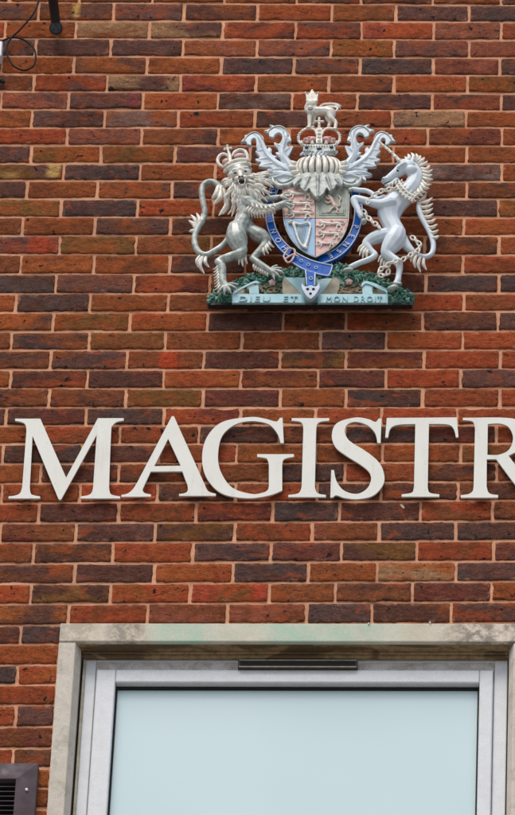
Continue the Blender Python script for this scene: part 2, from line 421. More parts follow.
bld = empty('brick_building', (0.8, .1, 0)); tag(bld, 'red and brown brick building front with a stone-framed window', 'building')
V = []; F = []; CA = []; CB = []; SD = []; SMR = []
names = 'orbdpgktvmq'
def clay(c):
    base = lin(CLAY[c]); k = random.uniform(.86, 1.12); h = random.uniform(.94, 1.06)
    return (base[0]*k*.97, base[1]*k*.94*h, base[2]*k*h*(1.02 if c in 'dpkgm' else .84))
PATCH = []
for x0_, y0_, x1_, y1_, c_ in ((46, 164, 62, 177, (184, 146, 84)), (0, 173, 20, 180, (150, 112, 66)), (72.5, 4, 80, 18, (180, 138, 80)), (26, 238, 50, 252, (158, 66, 42)), (158, 350, 178, 368, (170, 68, 38)),
    (128, 92, 142, 104, (120, 60, 60)), (184, 585, 218, 603, (158, 70, 46)), (250, 585, 268, 603, (164, 68, 46)), (364, 25, 386, 37, (144, 68, 50)), (182, 75, 196, 90, (134, 62, 48))):
    a_, b_ = P(x0_, y1_), P(x1_, y0_); PATCH.append((a_.x, b_.x, a_.z, b_.z, lin(c_)))
def brick(x0, x1, i, ca, cb):
    jx = .0046+random.uniform(-.0010, .0012); jz = .0053+random.uniform(-.0011, .0009); rag = random.uniform(.8, 2.1)
    w = x1-x0-2*jx
    if w < .012: return
    nx = max(4, int(w/.0085)+2); nz = 8
    s = random.uniform(0, 50); sv = (random.uniform(0, 40), random.uniform(0, 40), random.uniform(0, 40))
    tilt = random.uniform(-.0008, .0008); pro = random.uniform(-.0012, .0014); cr = random.uniform(-.001, .001)
    base = len(V)
    W = nx+3; H = nz+3
    for b in range(H):
        for a in range(W):
            # outermost ring goes back into the mortar
            ka = min(max(a-1, 0), nx); kb = min(max(b-1, 0), nz); e1 = .0022
            ua = 0 if ka == 0 else 1 if ka == nx else e1/w+(1-2*e1/w)*(ka-1)/(nx-2)
            ub = 0 if kb == 0 else 1 if kb == nz else e1/.066+(1-2*e1/.066)*(kb-1)/(nz-2)
            x = x0+jx+w*ua
            zt = bed(i, x)-jz; zb = bed(i+1, x)+jz
            z = zb+(zt-zb)*ub
            rim = a in (0, W-1) or b in (0, H-1)
            e = min(ua*w, (1-ua)*w, ub*(zt-zb), (1-ub)*(zt-zb))
            if e < .002:
                z += rag*(.0014*noise.noise(V3((x*38, s, round(ub)*3)))+.0017*noise.noise(V3((x*110, s, round(ub)*3))))+cr*(2*ua-1)
                x += rag*(.0020*noise.noise(V3((s, z*50, round(ua)*3)))+.0012*noise.noise(V3((s, z*130, round(ua)*3))))
                ch = noise.noise(V3((x*16+s, s*2, z*16)))
                if ch > .34: z += (ch-.34)*.012*(1 if ub < .5 else -1)
                # worn corners
                cx_ = min(ua, 1-ua)*w; cz_ = min(ub, 1-ub)*.065
                if cx_ < .001 and cz_ < .001:
                    x += .0022*(1 if ua < .5 else -1); z += .0022*(1 if ub < .5 else -1)
            y = -.0012-pro+tilt*(2*ua-1) + .0011*noise.noise(V3((x*22, s, z*40)))+.0006*noise.noise(V3((x*80, s+9, z*110)))
            if e < .0005: y += .0016
            if rim: y = .016
            V.append((x, y, z)); 
            va, vb = ca, cb
            for x0_, x1_, z0_, z1_, c_ in PATCH:
                if x0_-.03 < x < x1_+.03 and z0_-.02 < z < z1_+.02:
                    q_ = max(abs(x-(x0_+x1_)/2)/((x1_-x0_)/2), abs(z-(z0_+z1_)/2)/((z1_-z0_)/2)*.8)+.45*noise.noise(V3((x*60, 1, z*70)))
                    f_ = min(1, max(0, (1.1-q_)/.45))
                    va = tuple(m_+(n_-m_)*f_ for m_, n_ in zip(va, c_)); vb = tuple(m_+(n_-m_)*f_ for m_, n_ in zip(vb, c_))
            CA.append(va+(1,)); CB.append(vb+(1,)); SD.append(sv); SMR.append(1.0 if e < .006 else 0.0)
    for b in range(H-1):
        for a in range(W-1):
            o = base+b*W+a; F.append((o, o+1, o+1+W, o+W))
def place(x0, x1, i, ca, cb):
    xm = (x0+x1)/2; z = (bed(i, xm)+bed(i+1, xm))/2
    if z < LT and z > WB-.08:
        # cut around the stone surround
        if x0 < SX0 and x1 > SX0: x1 = SX0+.002
        elif x0 < SX1 and x1 > SX1: x0 = SX1-.002
        elif x0 >= SX0-.01 and x1 <= SX1+.01: return
    brick(x0, x1, i, ca, cb)
for i in range(ILO, IHI):
    if i in ROWS:
        js, cs = ROWS[i]; cs = cs.split()
        y = (LL[i]+LL[i+1])/2 if 0 <= i < 42 else (-6 if i < 0 else 818)
        if 0 <= i < 33:
            xs = [P(x, y+(RR[i]-LL[i])*max(0, min(1, (x-20)/480))).x for x in js]
        else: xs = [P(x, y).x for x in js]
    else:
        ph = 0 if i % 2 == 0 else .1125
        xs = [XA+.1+ph]; cs = [random.choice(names)+random.choice(names) for _ in range(2)]
    # bricks left of the survey and right of it
    lst = []
    x = xs[0]; c = cs[0]
    while x > XLO:
        lst.append((x-.225, x, c)); x -= .225+random.uniform(-.002, .002); c = random.choice('obrbdpbo')+random.choice(names)
    for k in range(len(xs)-1): lst.append((xs[k], xs[k+1], cs[k+1]))
    x = xs[-1]; c = cs[-1]
    while x < XHI:
        lst.append((x, x+.225, c)); x += .225+random.uniform(-.002, .002); c = random.choice('obrbdpbo')+random.choice(names)
    for a, bb, c in lst:
        c0 = c[0]; c1 = c[1] if c[1] != '-' else c0
        place(a, bb, i, clay(c0), clay(c1))
me = bpy.data.meshes.new('brickwork'); me.from_pydata(V, [], F)
me.polygons.foreach_set('use_smooth', [True]*len(F))
for nm, dat, ty in (('clay_a', CA, 'FLOAT_COLOR'), ('clay_b', CB, 'FLOAT_COLOR'), ('seed', SD, 'FLOAT_VECTOR'), ('smear', SMR, 'FLOAT')):
    at = me.attributes.new(nm, ty, 'POINT')
    at.data.foreach_set('color' if ty == 'FLOAT_COLOR' else ('vector' if ty == 'FLOAT_VECTOR' else 'value'), np.array(dat, dtype=np.float32).ravel())
obj('brickwork', me, M['brick'], bld)
# mortar sheet with the window cut out, gently uneven
mb = MB(); ZT = bed(ILO, 1)-.01; ZB = bed(IHI, 1)+.01
def sheet(x0, x1, z0, z1):
    nx = max(1, int((x1-x0)/.018)); nz = max(1, int((z1-z0)/.018)); vv = []; ff = []
    for b in range(nz+1):
        for a in range(nx+1):
            x = x0+(x1-x0)*a/nx; z = z0+(z1-z0)*b/nz
            y = .0028+.0022*noise.noise(V3((x*9, 3, z*30)))+.0012*noise.noise(V3((x*45, 3, z*45)))
            vv.append((x, y, z))
    for b in range(nz):
        for a in range(nx):
            o = b*(nx+1)+a; ff.append((o, o+1, o+nx+2, o+nx+1))
    mb.add(vv, ff)
sheet(XLO, XHI, LT-.004, ZT); sheet(XLO, SX0+.004, WB-.06, LT-.004); sheet(SX1-.004, XHI, WB-.06, LT-.004); sheet(XLO, XHI, ZB, WB-.06)
obj('mortar', mb.mesh(smooth=True), M['mortar'], bld)
mb = MB()
mb.box(-9, XLO, .003, .4, 0, ZT+1.5); mb.box(XHI, 11, .003, .4, 0, ZT+1.5); mb.box(XLO, XHI, .003, .4, 0, ZB); mb.box(XLO, XHI, .003, .4, ZT, ZT+1.5)
obj('outer_wall', mb.mesh(), M['plain'], bld)
mb = MB(); mb.box(-9.05, 11.05, -.05, .45, ZT+1.502, ZT+1.6); bevel(obj('coping', mb.mesh(), M['jamb'], bld), .01)

# stone surround
mb = MB(); mb.box(SX0, SX1, -.012, .10, LB, LT)
lin_o = bevel(obj('stone_lintel', mb.mesh(), M['lintel'], bld), .003)
tag(lin_o, 'pale stone lintel with green and sooty stains')
mb = MB(); mb.box(SX0+.002, SX1-.002, -.002, .02, LT-.002, LT+.005); obj('lintel_bed_joint', mb.mesh(), M['soffit'], bld)
JW = OX0-SX0
for sx, (a, b_) in (('l', (SX0, OX0)), ('r', (OX1, SX1))):
    mb = MB(); g = .006 if sx == 'l' else -.006
    # jamb with a chamfered inner arris
    ch = .014; inner = b_ if sx == 'l' else a; outer = a if sx == 'l' else b_
    s = 1 if sx == 'l' else -1
    prof = [(outer, -.009), (inner-s*ch, -.009), (inner-s*.002, .020), (inner, .024), (inner, .10), (outer, .10)]
    n = len(prof); zz = (WB, LB-.0015)
    mb.add([(x, y, z) for z in zz for x, y in prof], [tuple(range(n)), tuple(range(n, 2*n))]+[(k, (k+1) % n, (k+1) % n+n, k+n) for k in range(n)])
    bevel(obj('stone_jamb', mb.mesh(), M['jamb'], bld), .0025)
mb = MB(); mb.box(SX0-.03, SX1+.03, -.06, .10, WB-.07, WB-.001); bevel(obj('window_sill', mb.mesh(), M['jamb'], bld), .005)
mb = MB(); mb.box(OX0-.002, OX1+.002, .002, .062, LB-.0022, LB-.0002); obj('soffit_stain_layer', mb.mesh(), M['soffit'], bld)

# window: outer frame, sash, gasket, pane
def frame(mb, x0, x1, z0, z1, wt, ws, y0, y1):
    mb.box(x0, x0+ws, y0, y1, z0, z1); mb.box(x1-ws, x1, y0, y1, z0, z1)
    mb.box(x0+ws-.0003, x1-ws+.0003, y0+.0004, y1, z1-wt, z1); mb.box(x0+ws-.0003, x1-ws+.0003, y0+.0004, y1, z0, z0+wt)
YF = .050
gx0 = P(115.8, 692, -YF-.02).x; gx1 = P(479.6, 690, -YF-.02).x; gz1 = P(300, 689, -YF-.02).z
hz = P(300, 671.5, -YF).z
mb = MB(); frame(mb, OX0+.006, OX1-.004, WB+.002, LB-.006, max(.02, LB-.006-hz), .038, YF, YF+.06)
win = obj('window', mb.mesh(), M['upvc'], bld); bevel(win, .003)
mb = MB(); sx0, sx1 = OX0+.046, OX1-.044
frame(mb, sx0, sx1, WB+.045, hz-.001, hz-.001-gz1, gx0-sx0, YF-.010, YF+.045)
# sash verticals use their own width, right one measured separately
mb = MB(); y0, y1 = YF-.010, YF+.045
mb.box(sx0, gx0, y0, y1, WB+.045, hz-.001); mb.box(gx1, sx1, y0, y1, WB+.045, hz-.001)
mb.box(gx0-.0003, gx1+.0003, y0+.0004, y1, WB+.045, WB+.10)
bevel(obj('sash', mb.mesh(), M['upvc'], win), .004)
mb = MB(); mb.box(gx0-.0002, gx1+.0002, y0+.0002, y1, gz1, hz-.001)
bevel(obj('sash_head', mb.mesh(), M['upvc'], win), .004)
mb = MB(); mb.box(OX0+.044, OX1-.042, YF-.003, YF+.01, hz, LB-.028); bevel(obj('frame_head', mb.mesh(), M['upvc_dirty'], win), .002)
mb = MB(); mb.box(OX0+.001, OX1-.001, YF-.012, YF-.002, LB-.020, LB-.0025); mb.box(OX0+.002, OX1-.002, YF-.020, YF-.0125, LB-.010, LB-.0027)
bevel(obj('head_moulding', mb.mesh(), M['soffit'], win), .002)
for (a, b_) in ((OX0+.0005, OX0+.0055), (OX1-.0035, OX1-.0005)):
    mb = MB(); mb.box(a, b_, YF+.004, YF+.02, WB, LB-.02); obj('sealant', mb.mesh(), M['gap'], win)
mb = MB(); mb.box(OX0+.0062, OX0+.014, YF-.008, YF-.0005, WB, LB-.021); bevel(obj('cover_bead', mb.mesh(), M['tan'], win), .002)
mb = MB(); gw = .005; frame(mb, gx0+.0002, gx1-.0002, WB+.1001, gz1-.0002, .008, gw, YF+.010, YF+.03); obj('gasket', mb.mesh(), M['gap'], win)
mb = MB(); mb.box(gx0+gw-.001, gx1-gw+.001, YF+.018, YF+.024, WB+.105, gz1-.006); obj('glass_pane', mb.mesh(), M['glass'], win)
# trickle vent
a0, a1 = P(238, 664, -.03), P(357.5, 664, -.03)
vz1 = P(300, 659.5, -.03).z; vz0 = P(300, 668.8, -.03).z
mb = MB(); mb.box(a0.x, a1.x, YF-.020, YF-.0035, vz0+.004, vz1)
tv = bevel(obj('trickle_vent', mb.mesh(), M['edge'], win), .0015)
mb = MB(); mb.box(a0.x+.003, a1.x-.003, YF-.0232, YF-.0202, vz0+.0045, vz0+.0075); mb.box(a0.x+.003, a1.x-.003, YF-.0222, YF-.0202, vz1-.005, vz1-.002)
bevel(obj('vent_lip', mb.mesh(), M['tan'], win), .0006)
mb = MB(); mb.box(a0.x+.006, a1.x-.006, YF-.0208, YF-.0202, vz0+.009, vz1-.008); obj('vent_slot', mb.mesh(), M['gap'], win)
mb = MB(); mb.box(a0.x-.006, a0.x-.0003, YF-.022, YF-.0035, vz0+.001, vz1+.002); mb.box(a1.x+.0003, a1.x+.006, YF-.022, YF-.0035, vz0+.001, vz1+.002)
mb.box(a0.x+.004, a1.x-.004, YF-.0232, YF-.0202, vz0+.008, vz0+.012)
# stray paint flecks on the wall
def fleck(pts, name, lab, mat='white'):
    mb = MB(); mb.slab(loop(pts, 4), .0035, .002); o = obj(name, mb.mesh(), M[mat], bld); tag(o, lab); return o
fleck([(400.2, 504.4, 1), (402.4, 504.6, 1), (404.6, 507, 1), (403.6, 508.6, 1), (401.4, 506.8, 1)], 'bird_dropping', 'white splash on the brick under the letters', 'tan')
for x, y in ((368.7, 623.6), (430, 622.6)):
    mb = MB(); mb.ell(x, y, 1.1, 1.1, 1.1, d=.014); obj('lintel_pin', mb.mesh(smooth=True), M['white'], bld)

# ------------------------------------------------------------------ letters
def conv(ox, oy, s, pts): return [((p[0]/s+ox, p[1]/s+oy)+tuple(p[2:])) for p in pts]
s4 = 515/130; s3 = 515/172
LET = {
'M': [conv(0, 405, s4, [(60,54),(160,54),(262,288),(388,52),(490,52),(490,61),(462,67,1),(446,82,1),(440,110,1),(432,325),(437,350,1),(452,358,1),(476,362),(476,370),(320,370),(320,362),(350,357,1),(364,345,1),(369,325),(383,118),(243,372),(238,375,1),(232,372),(129,122),(118,325),(122,350,1),(136,358,1),(159,362),(159,370),(34,370),(34,362),(62,358,1),(80,348,1),(88,325),(105,100),(101,78,1),(88,68,1),(60,62)])],
'A': [conv(120, 405, s4, [(205,44),(214,44),(333,308),(346,336,1),(360,346,1),(380,351),(380,360),(234,360),(234,352),(258,348,1),(268,338,1),(267,318,1),(258,294),(247,263),(122,264),(95,322),(90,336,1),(98,348,1),(123,354),(123,363),(5,364),(5,356),(30,350,1),(50,334,1),(68,306)]),
      conv(120, 405, s4, [(191,134),(240,240),(136,242)])],
'G': [conv(172, 408, s3, [(323,29),(331,29),(335,105),(325,105),(315,76,1),(288,48,1),(237,39,1),(188,50,1),(150,84,1),(138,140,1),(146,190,1),(180,238,1),(237,257,1),(270,254,1),(286,246,1),(290,234),(290,168),(285,153,1),(276,149,1),(255,146),(255,138),(365,138),(365,146),(344,150,1),(333,156,1),(330,170),(330,247),(290,262,1),(225,270,1),(150,256,1),(104,210,1),(90,150,1),(104,88,1),(150,42,1),(232,27,1),(275,31,1),(308,40,1),(317,38,1)])],
'I': [conv(172, 408, s3, [(358,30),(471,30),(471,38),(446,41,1),(435,49,1),(432,64),(428,235),(432,250,1),(442,257,1),(461,260),(461,267),(348,267),(348,260),(372,257,1),(383,250,1),(388,235),(393,64),(391,49,1),(382,41,1),(358,38)])],
'S': [[(378.6,418.5),(381.5,418.5),(380.6,443),(377.4,443),(375,433,1),(367,425,1),(355.5,421.8,1),(347.5,424.5,1),(344.8,431,1),(347.5,438.5,1),(353.6,443.7,1),(364,450,1),(376.4,459.5,1),(383,470,1),(383.8,483,1),(374,495,1),(359,499,1),(345,498,1),(336.5,495.2,1),(333,497.2),(330.3,497.4),(331.2,470),(334,470),(336.5,481,1),(344,490.5,1),(357,493.8,1),(367,488.5,1),(371,479.5,1),(369,472,1),(361,465,1),(346,455.5,1),(335.5,447,1),(331.8,435,1),(337,423,1),(355,417.5,1),(368,419,1),(375.3,421.8,1)]],
'T': [conv(385, 405, s4, [(7,51),(284,49),(291,126),(281,128),(274,98,1),(258,80,1),(225,75,1),(174,75),(169,322),(173,343,1),(186,350,1),(215,354),(215,363),(66,363),(66,354),(96,350,1),(110,343,1),(115,322),(120,75),(62,77,1),(32,84,1),(18,100,1),(12,128),(1,128)])],
'R': [[(462.8,417.8),(503,417.6,1),(519,421,1),(526.5,433,1),(523,447,1),(508.5,455.6),(530,484,1),(540,493,1),(549,495),(549,498),(528.5,498),(522,494),(496.2,459.2),(486.8,459.2),(486.6,486),(488,491.5,1),(491,494,1),(498,495),(498,497.6),(460.7,497.6),(460.7,495.2),(468.5,494,1),(472.6,491,1),(473.6,486),(475,429),(474,423.6,1),(471.3,421,1),(462.8,420)],
      [(487.8,424),(500,423.6,1),(509,427.5,1),(513,438,1),(509,449.5,1),(499,454.6,1),(487.4,454.8)]],
}
LL_lab = {'M': 'cream metal capital letter M at the left end of the sign', 'A': 'cream metal capital letter A between M and G', 'G': 'cream metal capital letter G, widest round letter of the sign',
          'I': 'cream metal capital letter I, a single upright stroke with serifs', 'S': 'cream metal capital letter S between I and T', 'T': 'cream metal capital letter T beside the cropped R',
          'R': 'cream metal capital letter R cut off by the right edge'}
for ch, L in LET.items():
    outs = [loop(q, 7) for q in L]
    c = P(sum(p[0] for p in outs[0])/len(outs[0]), 497, 0)
    t = empty('sign_letter', c); tag(t, LL_lab[ch], 'letter', 'cream serif capitals fixed to the brick wall')
    mb = MB(); mb.slab(outs[0], .021, .0055, outs[1:]); bevel(obj('letter_face', mb.mesh(), M['letter'], t), .0009, 2, 40)
    spots = {'M': [(24, 490), (58.5, 478), (103, 490), (38, 425), (106, 425)], 'A': [(138, 490), (204, 490), (172.5, 424)], 'G': [(205, 470), (276, 480), (250, 419.5)], 'I': [(307, 425), (307, 490)],
             'S': [(340, 440), (377, 480)], 'T': [(421, 423), (421, 490)], 'R': [(480, 425), (480, 490), (518, 470)]}[ch]
    for x, y in spots:
        mb = MB(); a = P(x, y, .0158); mb.wtube([a, V3((a.x, .004, a.z))], [.003, .003], 8)
        obj('standoff_stud', mb.mesh(smooth=True), M['zinc'], t)

# ------------------------------------------------------------------ wall fittings
def disc(mb, c, r, y0, y1, seg=28):
    V = []; n = seg
    for y, rr in ((y0, r*.86), (y0+(y1-y0)*.3, r), (y1, r)):
        for k in range(n):
            a = 2*math.pi*k/n; V.append((c.x+rr*math.cos(a), y, c.z+rr*math.sin(a)))
    F = [tuple(range(n)), tuple(range(2*n, 3*n))]
    for j in range(2):
        for k in range(n): F.append((j*n+k, j*n+(k+1) % n, (j+1)*n+(k+1) % n, (j+1)*n+k))
    mb.add(V, F)
c = P(56, 28.5, .006); br = empty('lamp_bracket', (c.x, 0, c.z)); tag(br, 'black tubular bracket arm sticking out from the brick at the top left', 'bracket')
mb = MB(); disc(mb, c, .019, -.008, .004); obj('wall_plate', mb.mesh(), M['black'], br)
mb = MB(); mb.wtube([V3((c.x, -.006, c.z)), V3((c.x, -.030, c.z+.002))], [.012, .012], 14); obj('wall_stub', mb.mesh(smooth=True), M['black'], br)
kc = P(56, 28.3, .036)
mb = MB()
def cdisc(mb, c, r, t0, t1, seg=24):
    V = []
    for t, rr in ((t0, r), (t1-.0015, r), (t1, r*.86)):
        for k in range(seg):
            a = 2*math.pi*k/seg; V.append(c-FWD*t+(RGT*math.cos(a)+UP*math.sin(a))*rr)
    F = [tuple(range(seg)), tuple(range(2*seg, 3*seg))]
    for j in range(2):
        for k in range(seg): F.append((j*seg+k, j*seg+(k+1) % seg, (j+1)*seg+(k+1) % seg, (j+1)*seg+k))
    mb.add(V, F)
cdisc(mb, kc, .0205, -.006, .012); obj('knuckle', mb.mesh(), M['black'], br)
mb = MB(); cdisc(mb, kc, .0155, .0121, .0132); obj('knuckle_cover', mb.mesh(), M['zinc_dark'], br)
for a in (85, 215, 330):
    mb = MB(); cdisc(mb, kc+(RGT*math.cos(math.radians(a))+UP*math.sin(math.radians(a)))*.0085, .0028, .0131, .0150, 10); obj('screw', mb.mesh(), M['black'], br)
k2 = P(55.6, 21, .05)
mb = MB(); mb.wtube([P(56, 27, .036), k2, k2+V3((-.004, -.14, .006)), k2+V3((-.010, -.46, .02)), k2+V3((-.012, -.52, -.005)), k2+V3((-.012, -.535, -.05))], [.0135, .0145, .0155, .0155, .0155, .0155], 18)
obj('arm', mb.mesh(smooth=True), M['black'], br)

cab = [(38.8, -14), (38.6, 0), (34.2, 12.4), (20.2, 29.5), (12.4, 36.8), (7.2, 45), (7, 54.3), (13.2, 65.2), (23.3, 70.2), (32.6, 66.8), (35.7, 57.5), (33.4, 48), (23.3, 39.6), (12, 37.6), (0, 42), (-6, 47)]
mb = MB(); mb.tube([(x, y, 1.0, .006*math.sin(i*.9)) for i, (x, y) in enumerate(cab)], d=.022, n=6, seg=8)
o = obj('cable', mb.mesh(smooth=True), M['cable'], None); tag(o, 'thin black cable with one round loop beside the bracket arm', 'cable')
a = P(-9, 42, .03); b2 = P(1.6, 57, .03)
mb = MB(); mb.box(a.x, b2.x, -.035, .004, b2.z, a.z)
o = bevel(obj('junction_box', mb.mesh(), M['white'], None), .004); tag(o, 'edge of a small white junction box where the cable ends', 'junction box')
mb = MB(); mb.tube([(-6, 81, 1.6), (-2, 81.5, 2.0), (2.2, 80.5, 2.2)], d=.012); mb.ell(3.2, 82, 1.8, 2.2, 1.6, d=.014)
o = obj('cable_clip', mb.mesh(smooth=True), M['cable'], None); tag(o, 'small dark cable clip at the left edge below the white box', 'clip')

# louvred vent, bottom left
vr = P(38.4, 762, .03); vx1 = vr.x; vz1 = vr.z; vx0 = vx1-.42; vz0 = vz1-.40
ir = P(16.6, 779.5, .034); iw = vx1-ir.x; ih = vz1-ir.z
vt = empty('air_vent', ((vx0+vx1)/2, 0, vz0)); tag(vt, 'plum brown louvred metal air vent in the bottom left corner', 'vent')
mb = MB(); ix0, ix1, iz0, iz1 = vx0+iw, vx1-iw, vz0+ih, vz1-ih
def ring(mb, A, B, ya, yb):
    (x0, x1, z0, z1), (X0, X1, Z0, Z1) = A, B
    v = [(x0, ya, z0), (x1, ya, z0), (x1, ya, z1), (x0, ya, z1), (X0, yb, Z0), (X1, yb, Z0), (X1, yb, Z1), (X0, yb, Z1)]
    mb.add(v, [(k, (k+1) % 4, (k+1) % 4+4, k+4) for k in range(4)])
o0 = (vx0, vx1, vz0, vz1)
ring(mb, o0, o0, .004, -.024); e = .002; o1 = (vx0+e, vx1-e, vz0+e, vz1-e); ring(mb, o0, o1, -.024, -.0255)
i0 = (ix0, ix1, iz0, iz1); ring(mb, o1, i0, -.0255, -.0385); i1 = (ix0+.0015, ix1-.0015, iz0+.0015, iz1-.0015); ring(mb, i0, i1, -.0385, -.037); ring(mb, i1, i1, -.037, -.004)
obj('vent_frame', mb.mesh(weld=True), M['vent'], vt)
mb = MB(); mb.box(ix0, ix1, -.006, -.003, iz0, iz1); obj('backing', mb.mesh(), M['gap'], vt)
mb = MB(); z = iz1-.004
while z > iz0+.012:
    mb.add([(ix0+.001, -.030, z), (ix1-.001, -.030, z), (ix1-.001, -.030, z-.0022), (ix0+.001, -.030, z-.0022), (ix0+.001, -.014, z+.008), (ix1-.001, -.014, z+.008), (ix1-.001, -.014, z+.0095), (ix0+.001, -.014, z+.0095)],
           [(0, 1, 2, 3), (4, 5, 6, 7), (3, 2, 5, 4), (0, 1, 6, 7)])
    z -= .0168
obj('louvre', mb.mesh(), M['vent'], vt)
q = P(26.6, 789.5, .034); mb = MB(); disc(mb, q, .0042, -.0365, -.030, 12); obj('screw', mb.mesh(), M['white'], vt)
mb = MB(); disc(mb, V3((vx0+(vx1-q.x), 0, q.z)), .0042, -.0365, -.030, 12); obj('screw', mb.mesh(), M['white'], vt)

# pavement
mb = MB(); mb.add([(-300, -400, 0), (300, -400, 0), (300, 300, 0), (-300, 300, 0)], [(0, 1, 2, 3)])
tag(obj('pavement', mb.mesh(), M['paving'], None), kind='structure')

# ------------------------------------------------------------------ coat of arms
D = .07                          # usual relief depth of the carving in front of the wall
arms = empty('coat_of_arms', P(311, 304, 0)); tag(arms, 'painted relief royal coat of arms with lion, unicorn, crown and shield above the letters', 'coat of arms')
def part(name, me, mat, parent=None, label=None):
    o = obj(name, me, M[mat] if isinstance(mat, str) else mat, parent or arms)
    if label: o['label'] = label
    return o
def lock(mb, x, y, x2, y2, r=1.6, bend=0.0, d=D, d2=None, n=3, seg=8, flat=.8):
    """one tapered, slightly bent lock of hair from root to tip"""
    dx, dy = x2-x, y2-y; mx, my = x+dx*.5-dy*bend, y+dy*.5+dx*bend
    d2 = d if d2 is None else d2
    mb.tube([(x, y, r*.75, d-D), (mx, my, r, (d+d2)/2-D+.004), (x+dx*.85-dy*bend*.4, y+dy*.85+dx*bend*.4, r*.6, d2-D), (x2, y2, .25, d2-D)], d=D, n=n, seg=seg, flat=flat)

# ---- compartment (the green mound)
prof = [(206.5, 303.5), (207, 300, 1), (210, 295, 1), (218, 291, 1), (228, 286, 1), (237, 280.5, 1), (248, 275.5, 1), (262, 274.5, 1), (276, 273, 1), (290, 269, 1), (304, 271, 1), (318, 272, 1), (328, 267, 1), (334, 264, 1), (345, 266.5, 1), (354, 269.5, 1),
        (366, 272.5, 1), (380, 278.5, 1), (394, 284.5, 1), (404, 288.5, 1), (412, 293.5, 1), (414.5, 297.5, 1), (412.5, 303.5)]
mb = MB(); mb.slab(loop(prof, 5), .050, .024)
comp = part('compartment', mb.sculpt(.003, 3), 'green')
mb = MB(); mb.slab([(208.2, 304.8), (208.2, 302.8), (412, 302.8), (412, 304.8)], .056, .019); part('underside_shade_strip', mb.mesh(), 'dark', comp)  # near-black strip added to paint the shade under the mound
rnd = random.Random(3)
ga, gt = MB(), MB()
top = cat([p[:2] for p in prof[1:-1]], 6)
def topy(x):
    for a, b in zip(top, top[1:]):
        if a[0] <= x <= b[0]: return a[1]+(b[1]-a[1])*(x-a[0])/max(1e-6, b[0]-a[0])
    return 303
for k in range(560):
    x = rnd.uniform(208, 413); ty = topy(x)
    y = ty+abs(rnd.gauss(0, 1))*6-1.0 if rnd.random() < .6 else rnd.uniform(ty, 301)
    if y > 301.5: continue
    if 232 < x < 305 and y > 285 or 318 < x < 388 and y > 285 or 281 < x < 341 and y > 276.5: continue
    f = (y-ty)/max(4, 303-ty); dd = .048+.012*min(1, f)
    a = rnd.uniform(0, 180); r = rnd.uniform(1.9, 3.5)
    (gt if rnd.random() < .42 else ga).ell(x, y, r, r*.42, r*.42, a, d=dd+rnd.uniform(0, .008), nu=8, nv=5)
part('foliage', ga.mesh(smooth=True), 'green', comp); part('foliage_tips', gt.mesh(smooth=True), 'green_tip', comp)
for x0, x1 in ((246, 284), (337, 366)):
    mb = MB()
    for k in range(90):
        x = rnd.uniform(x0, x1); y = rnd.uniform(283.5, 293.5); mb.ell(x, y, rnd.uniform(1.2, 2.6), rnd.uniform(.8, 1.5), 1.2, rnd.uniform(-40, 40), d=.050+(y-284)*.0008, nu=8, nv=5)
    part('stony_ground', mb.sculpt(.0016, 1), 'soil', comp)
for x, y in ((272.3, 282.6), (349, 281.8)):
    mb = MB()
    for k in range(5):
        a = math.radians(90+72*k); mb.ell(x+2.2*math.cos(a), y-1.9*math.sin(a), 1.9, 1.6, 1.0, d=.062)
    mb.ell(x, y, 1.4, 1.3, 1.4, d=.065)
    part('rose', mb.sculpt(.0012, 1), 'rosy', comp)

# ---- motto scroll
def text_mesh(txt, size, depth, space=1.0):
    cu = bpy.data.curves.new('t', 'FONT'); cu.body = txt; cu.size = size; cu.extrude = depth/2; cu.space_character = space; cu.resolution_u = 3; cu.align_x = 'CENTER'; cu.offset = 0
    o = bpy.data.objects.new('t', cu); C.objects.link(o)
    dg = bpy.context.evaluated_depsgraph_get(); me = bpy.data.meshes.new_from_object(o.evaluated_get(dg)); me.materials.clear()
    bpy.data.objects.remove(o); return me
def ribbon(mb, pts, h, th=.004):
    """upright band standing along pts [(x, ytop, d)], h photo px tall"""
    fr = []
    for x, y, d in pts:
        a = P(x, y, d); b = P(x, y+h, d); b = V3((b.x, b.y, b.z)); fr.append((a, b))
    V = []; F = []
    for a, b in fr: V += [a, b, a+V3((0, th, 0)), b+V3((0, th, 0))]
    for i in range(len(fr)-1):
        o = i*4; q = o+4; F += [(o, o+1, q+1, q), (o+2, q+2, q+3, o+3), (o, q, q+2, o+2), (o+1, o+3, q+3, q+1)]
    F += [(0, 2, 3, 1), (len(V)-4, len(V)-3, len(V)-1, len(V)-2)]
    mb.add(V, F)
def scroll(x0, x1, words, fold, side):
    mb = MB()
    pts = cat([(x0, 294.6, .074), (x0+2, 294.0, .082), ((x0+x1)/2, 293.8, .085), (x1-2, 294.0, .082), (x1, 294.6, .074)], 5)
    ribbon(mb, pts, 8.8, .008)
    sc = part('motto_scroll', mb.mesh(smooth=False), 'cyan'); bevel(sc, .0012)
    for poly, d, t, mat, nm in fold:
        mb = MB(); mb.slab(loop(poly, 5), d, t); bevel(part(nm, mb.mesh(), mat, sc), .001)
    c = P(x1, 301.6, .0855)
    for wd, a0, a1 in words:
        me = text_mesh(wd, .0235, .0035, 1.25); xs = [v.co.x for v in me.vertices]; w0, w1 = min(xs), max(xs)
        A, B = P(a0, 301.7, .0855), P(a1, 301.7, .0855); k = (B.x-A.x)/(w1-w0)
        for v in me.vertices: v.co = V3((A.x+(v.co.x-w0)*k, A.y-.0005-v.co.z, A.z+(B.z-A.z)*(v.co.x-w0)/(w1-w0)+v.co.y*1.3))
        part('motto_lettering', me, 'cyan_letter', sc)
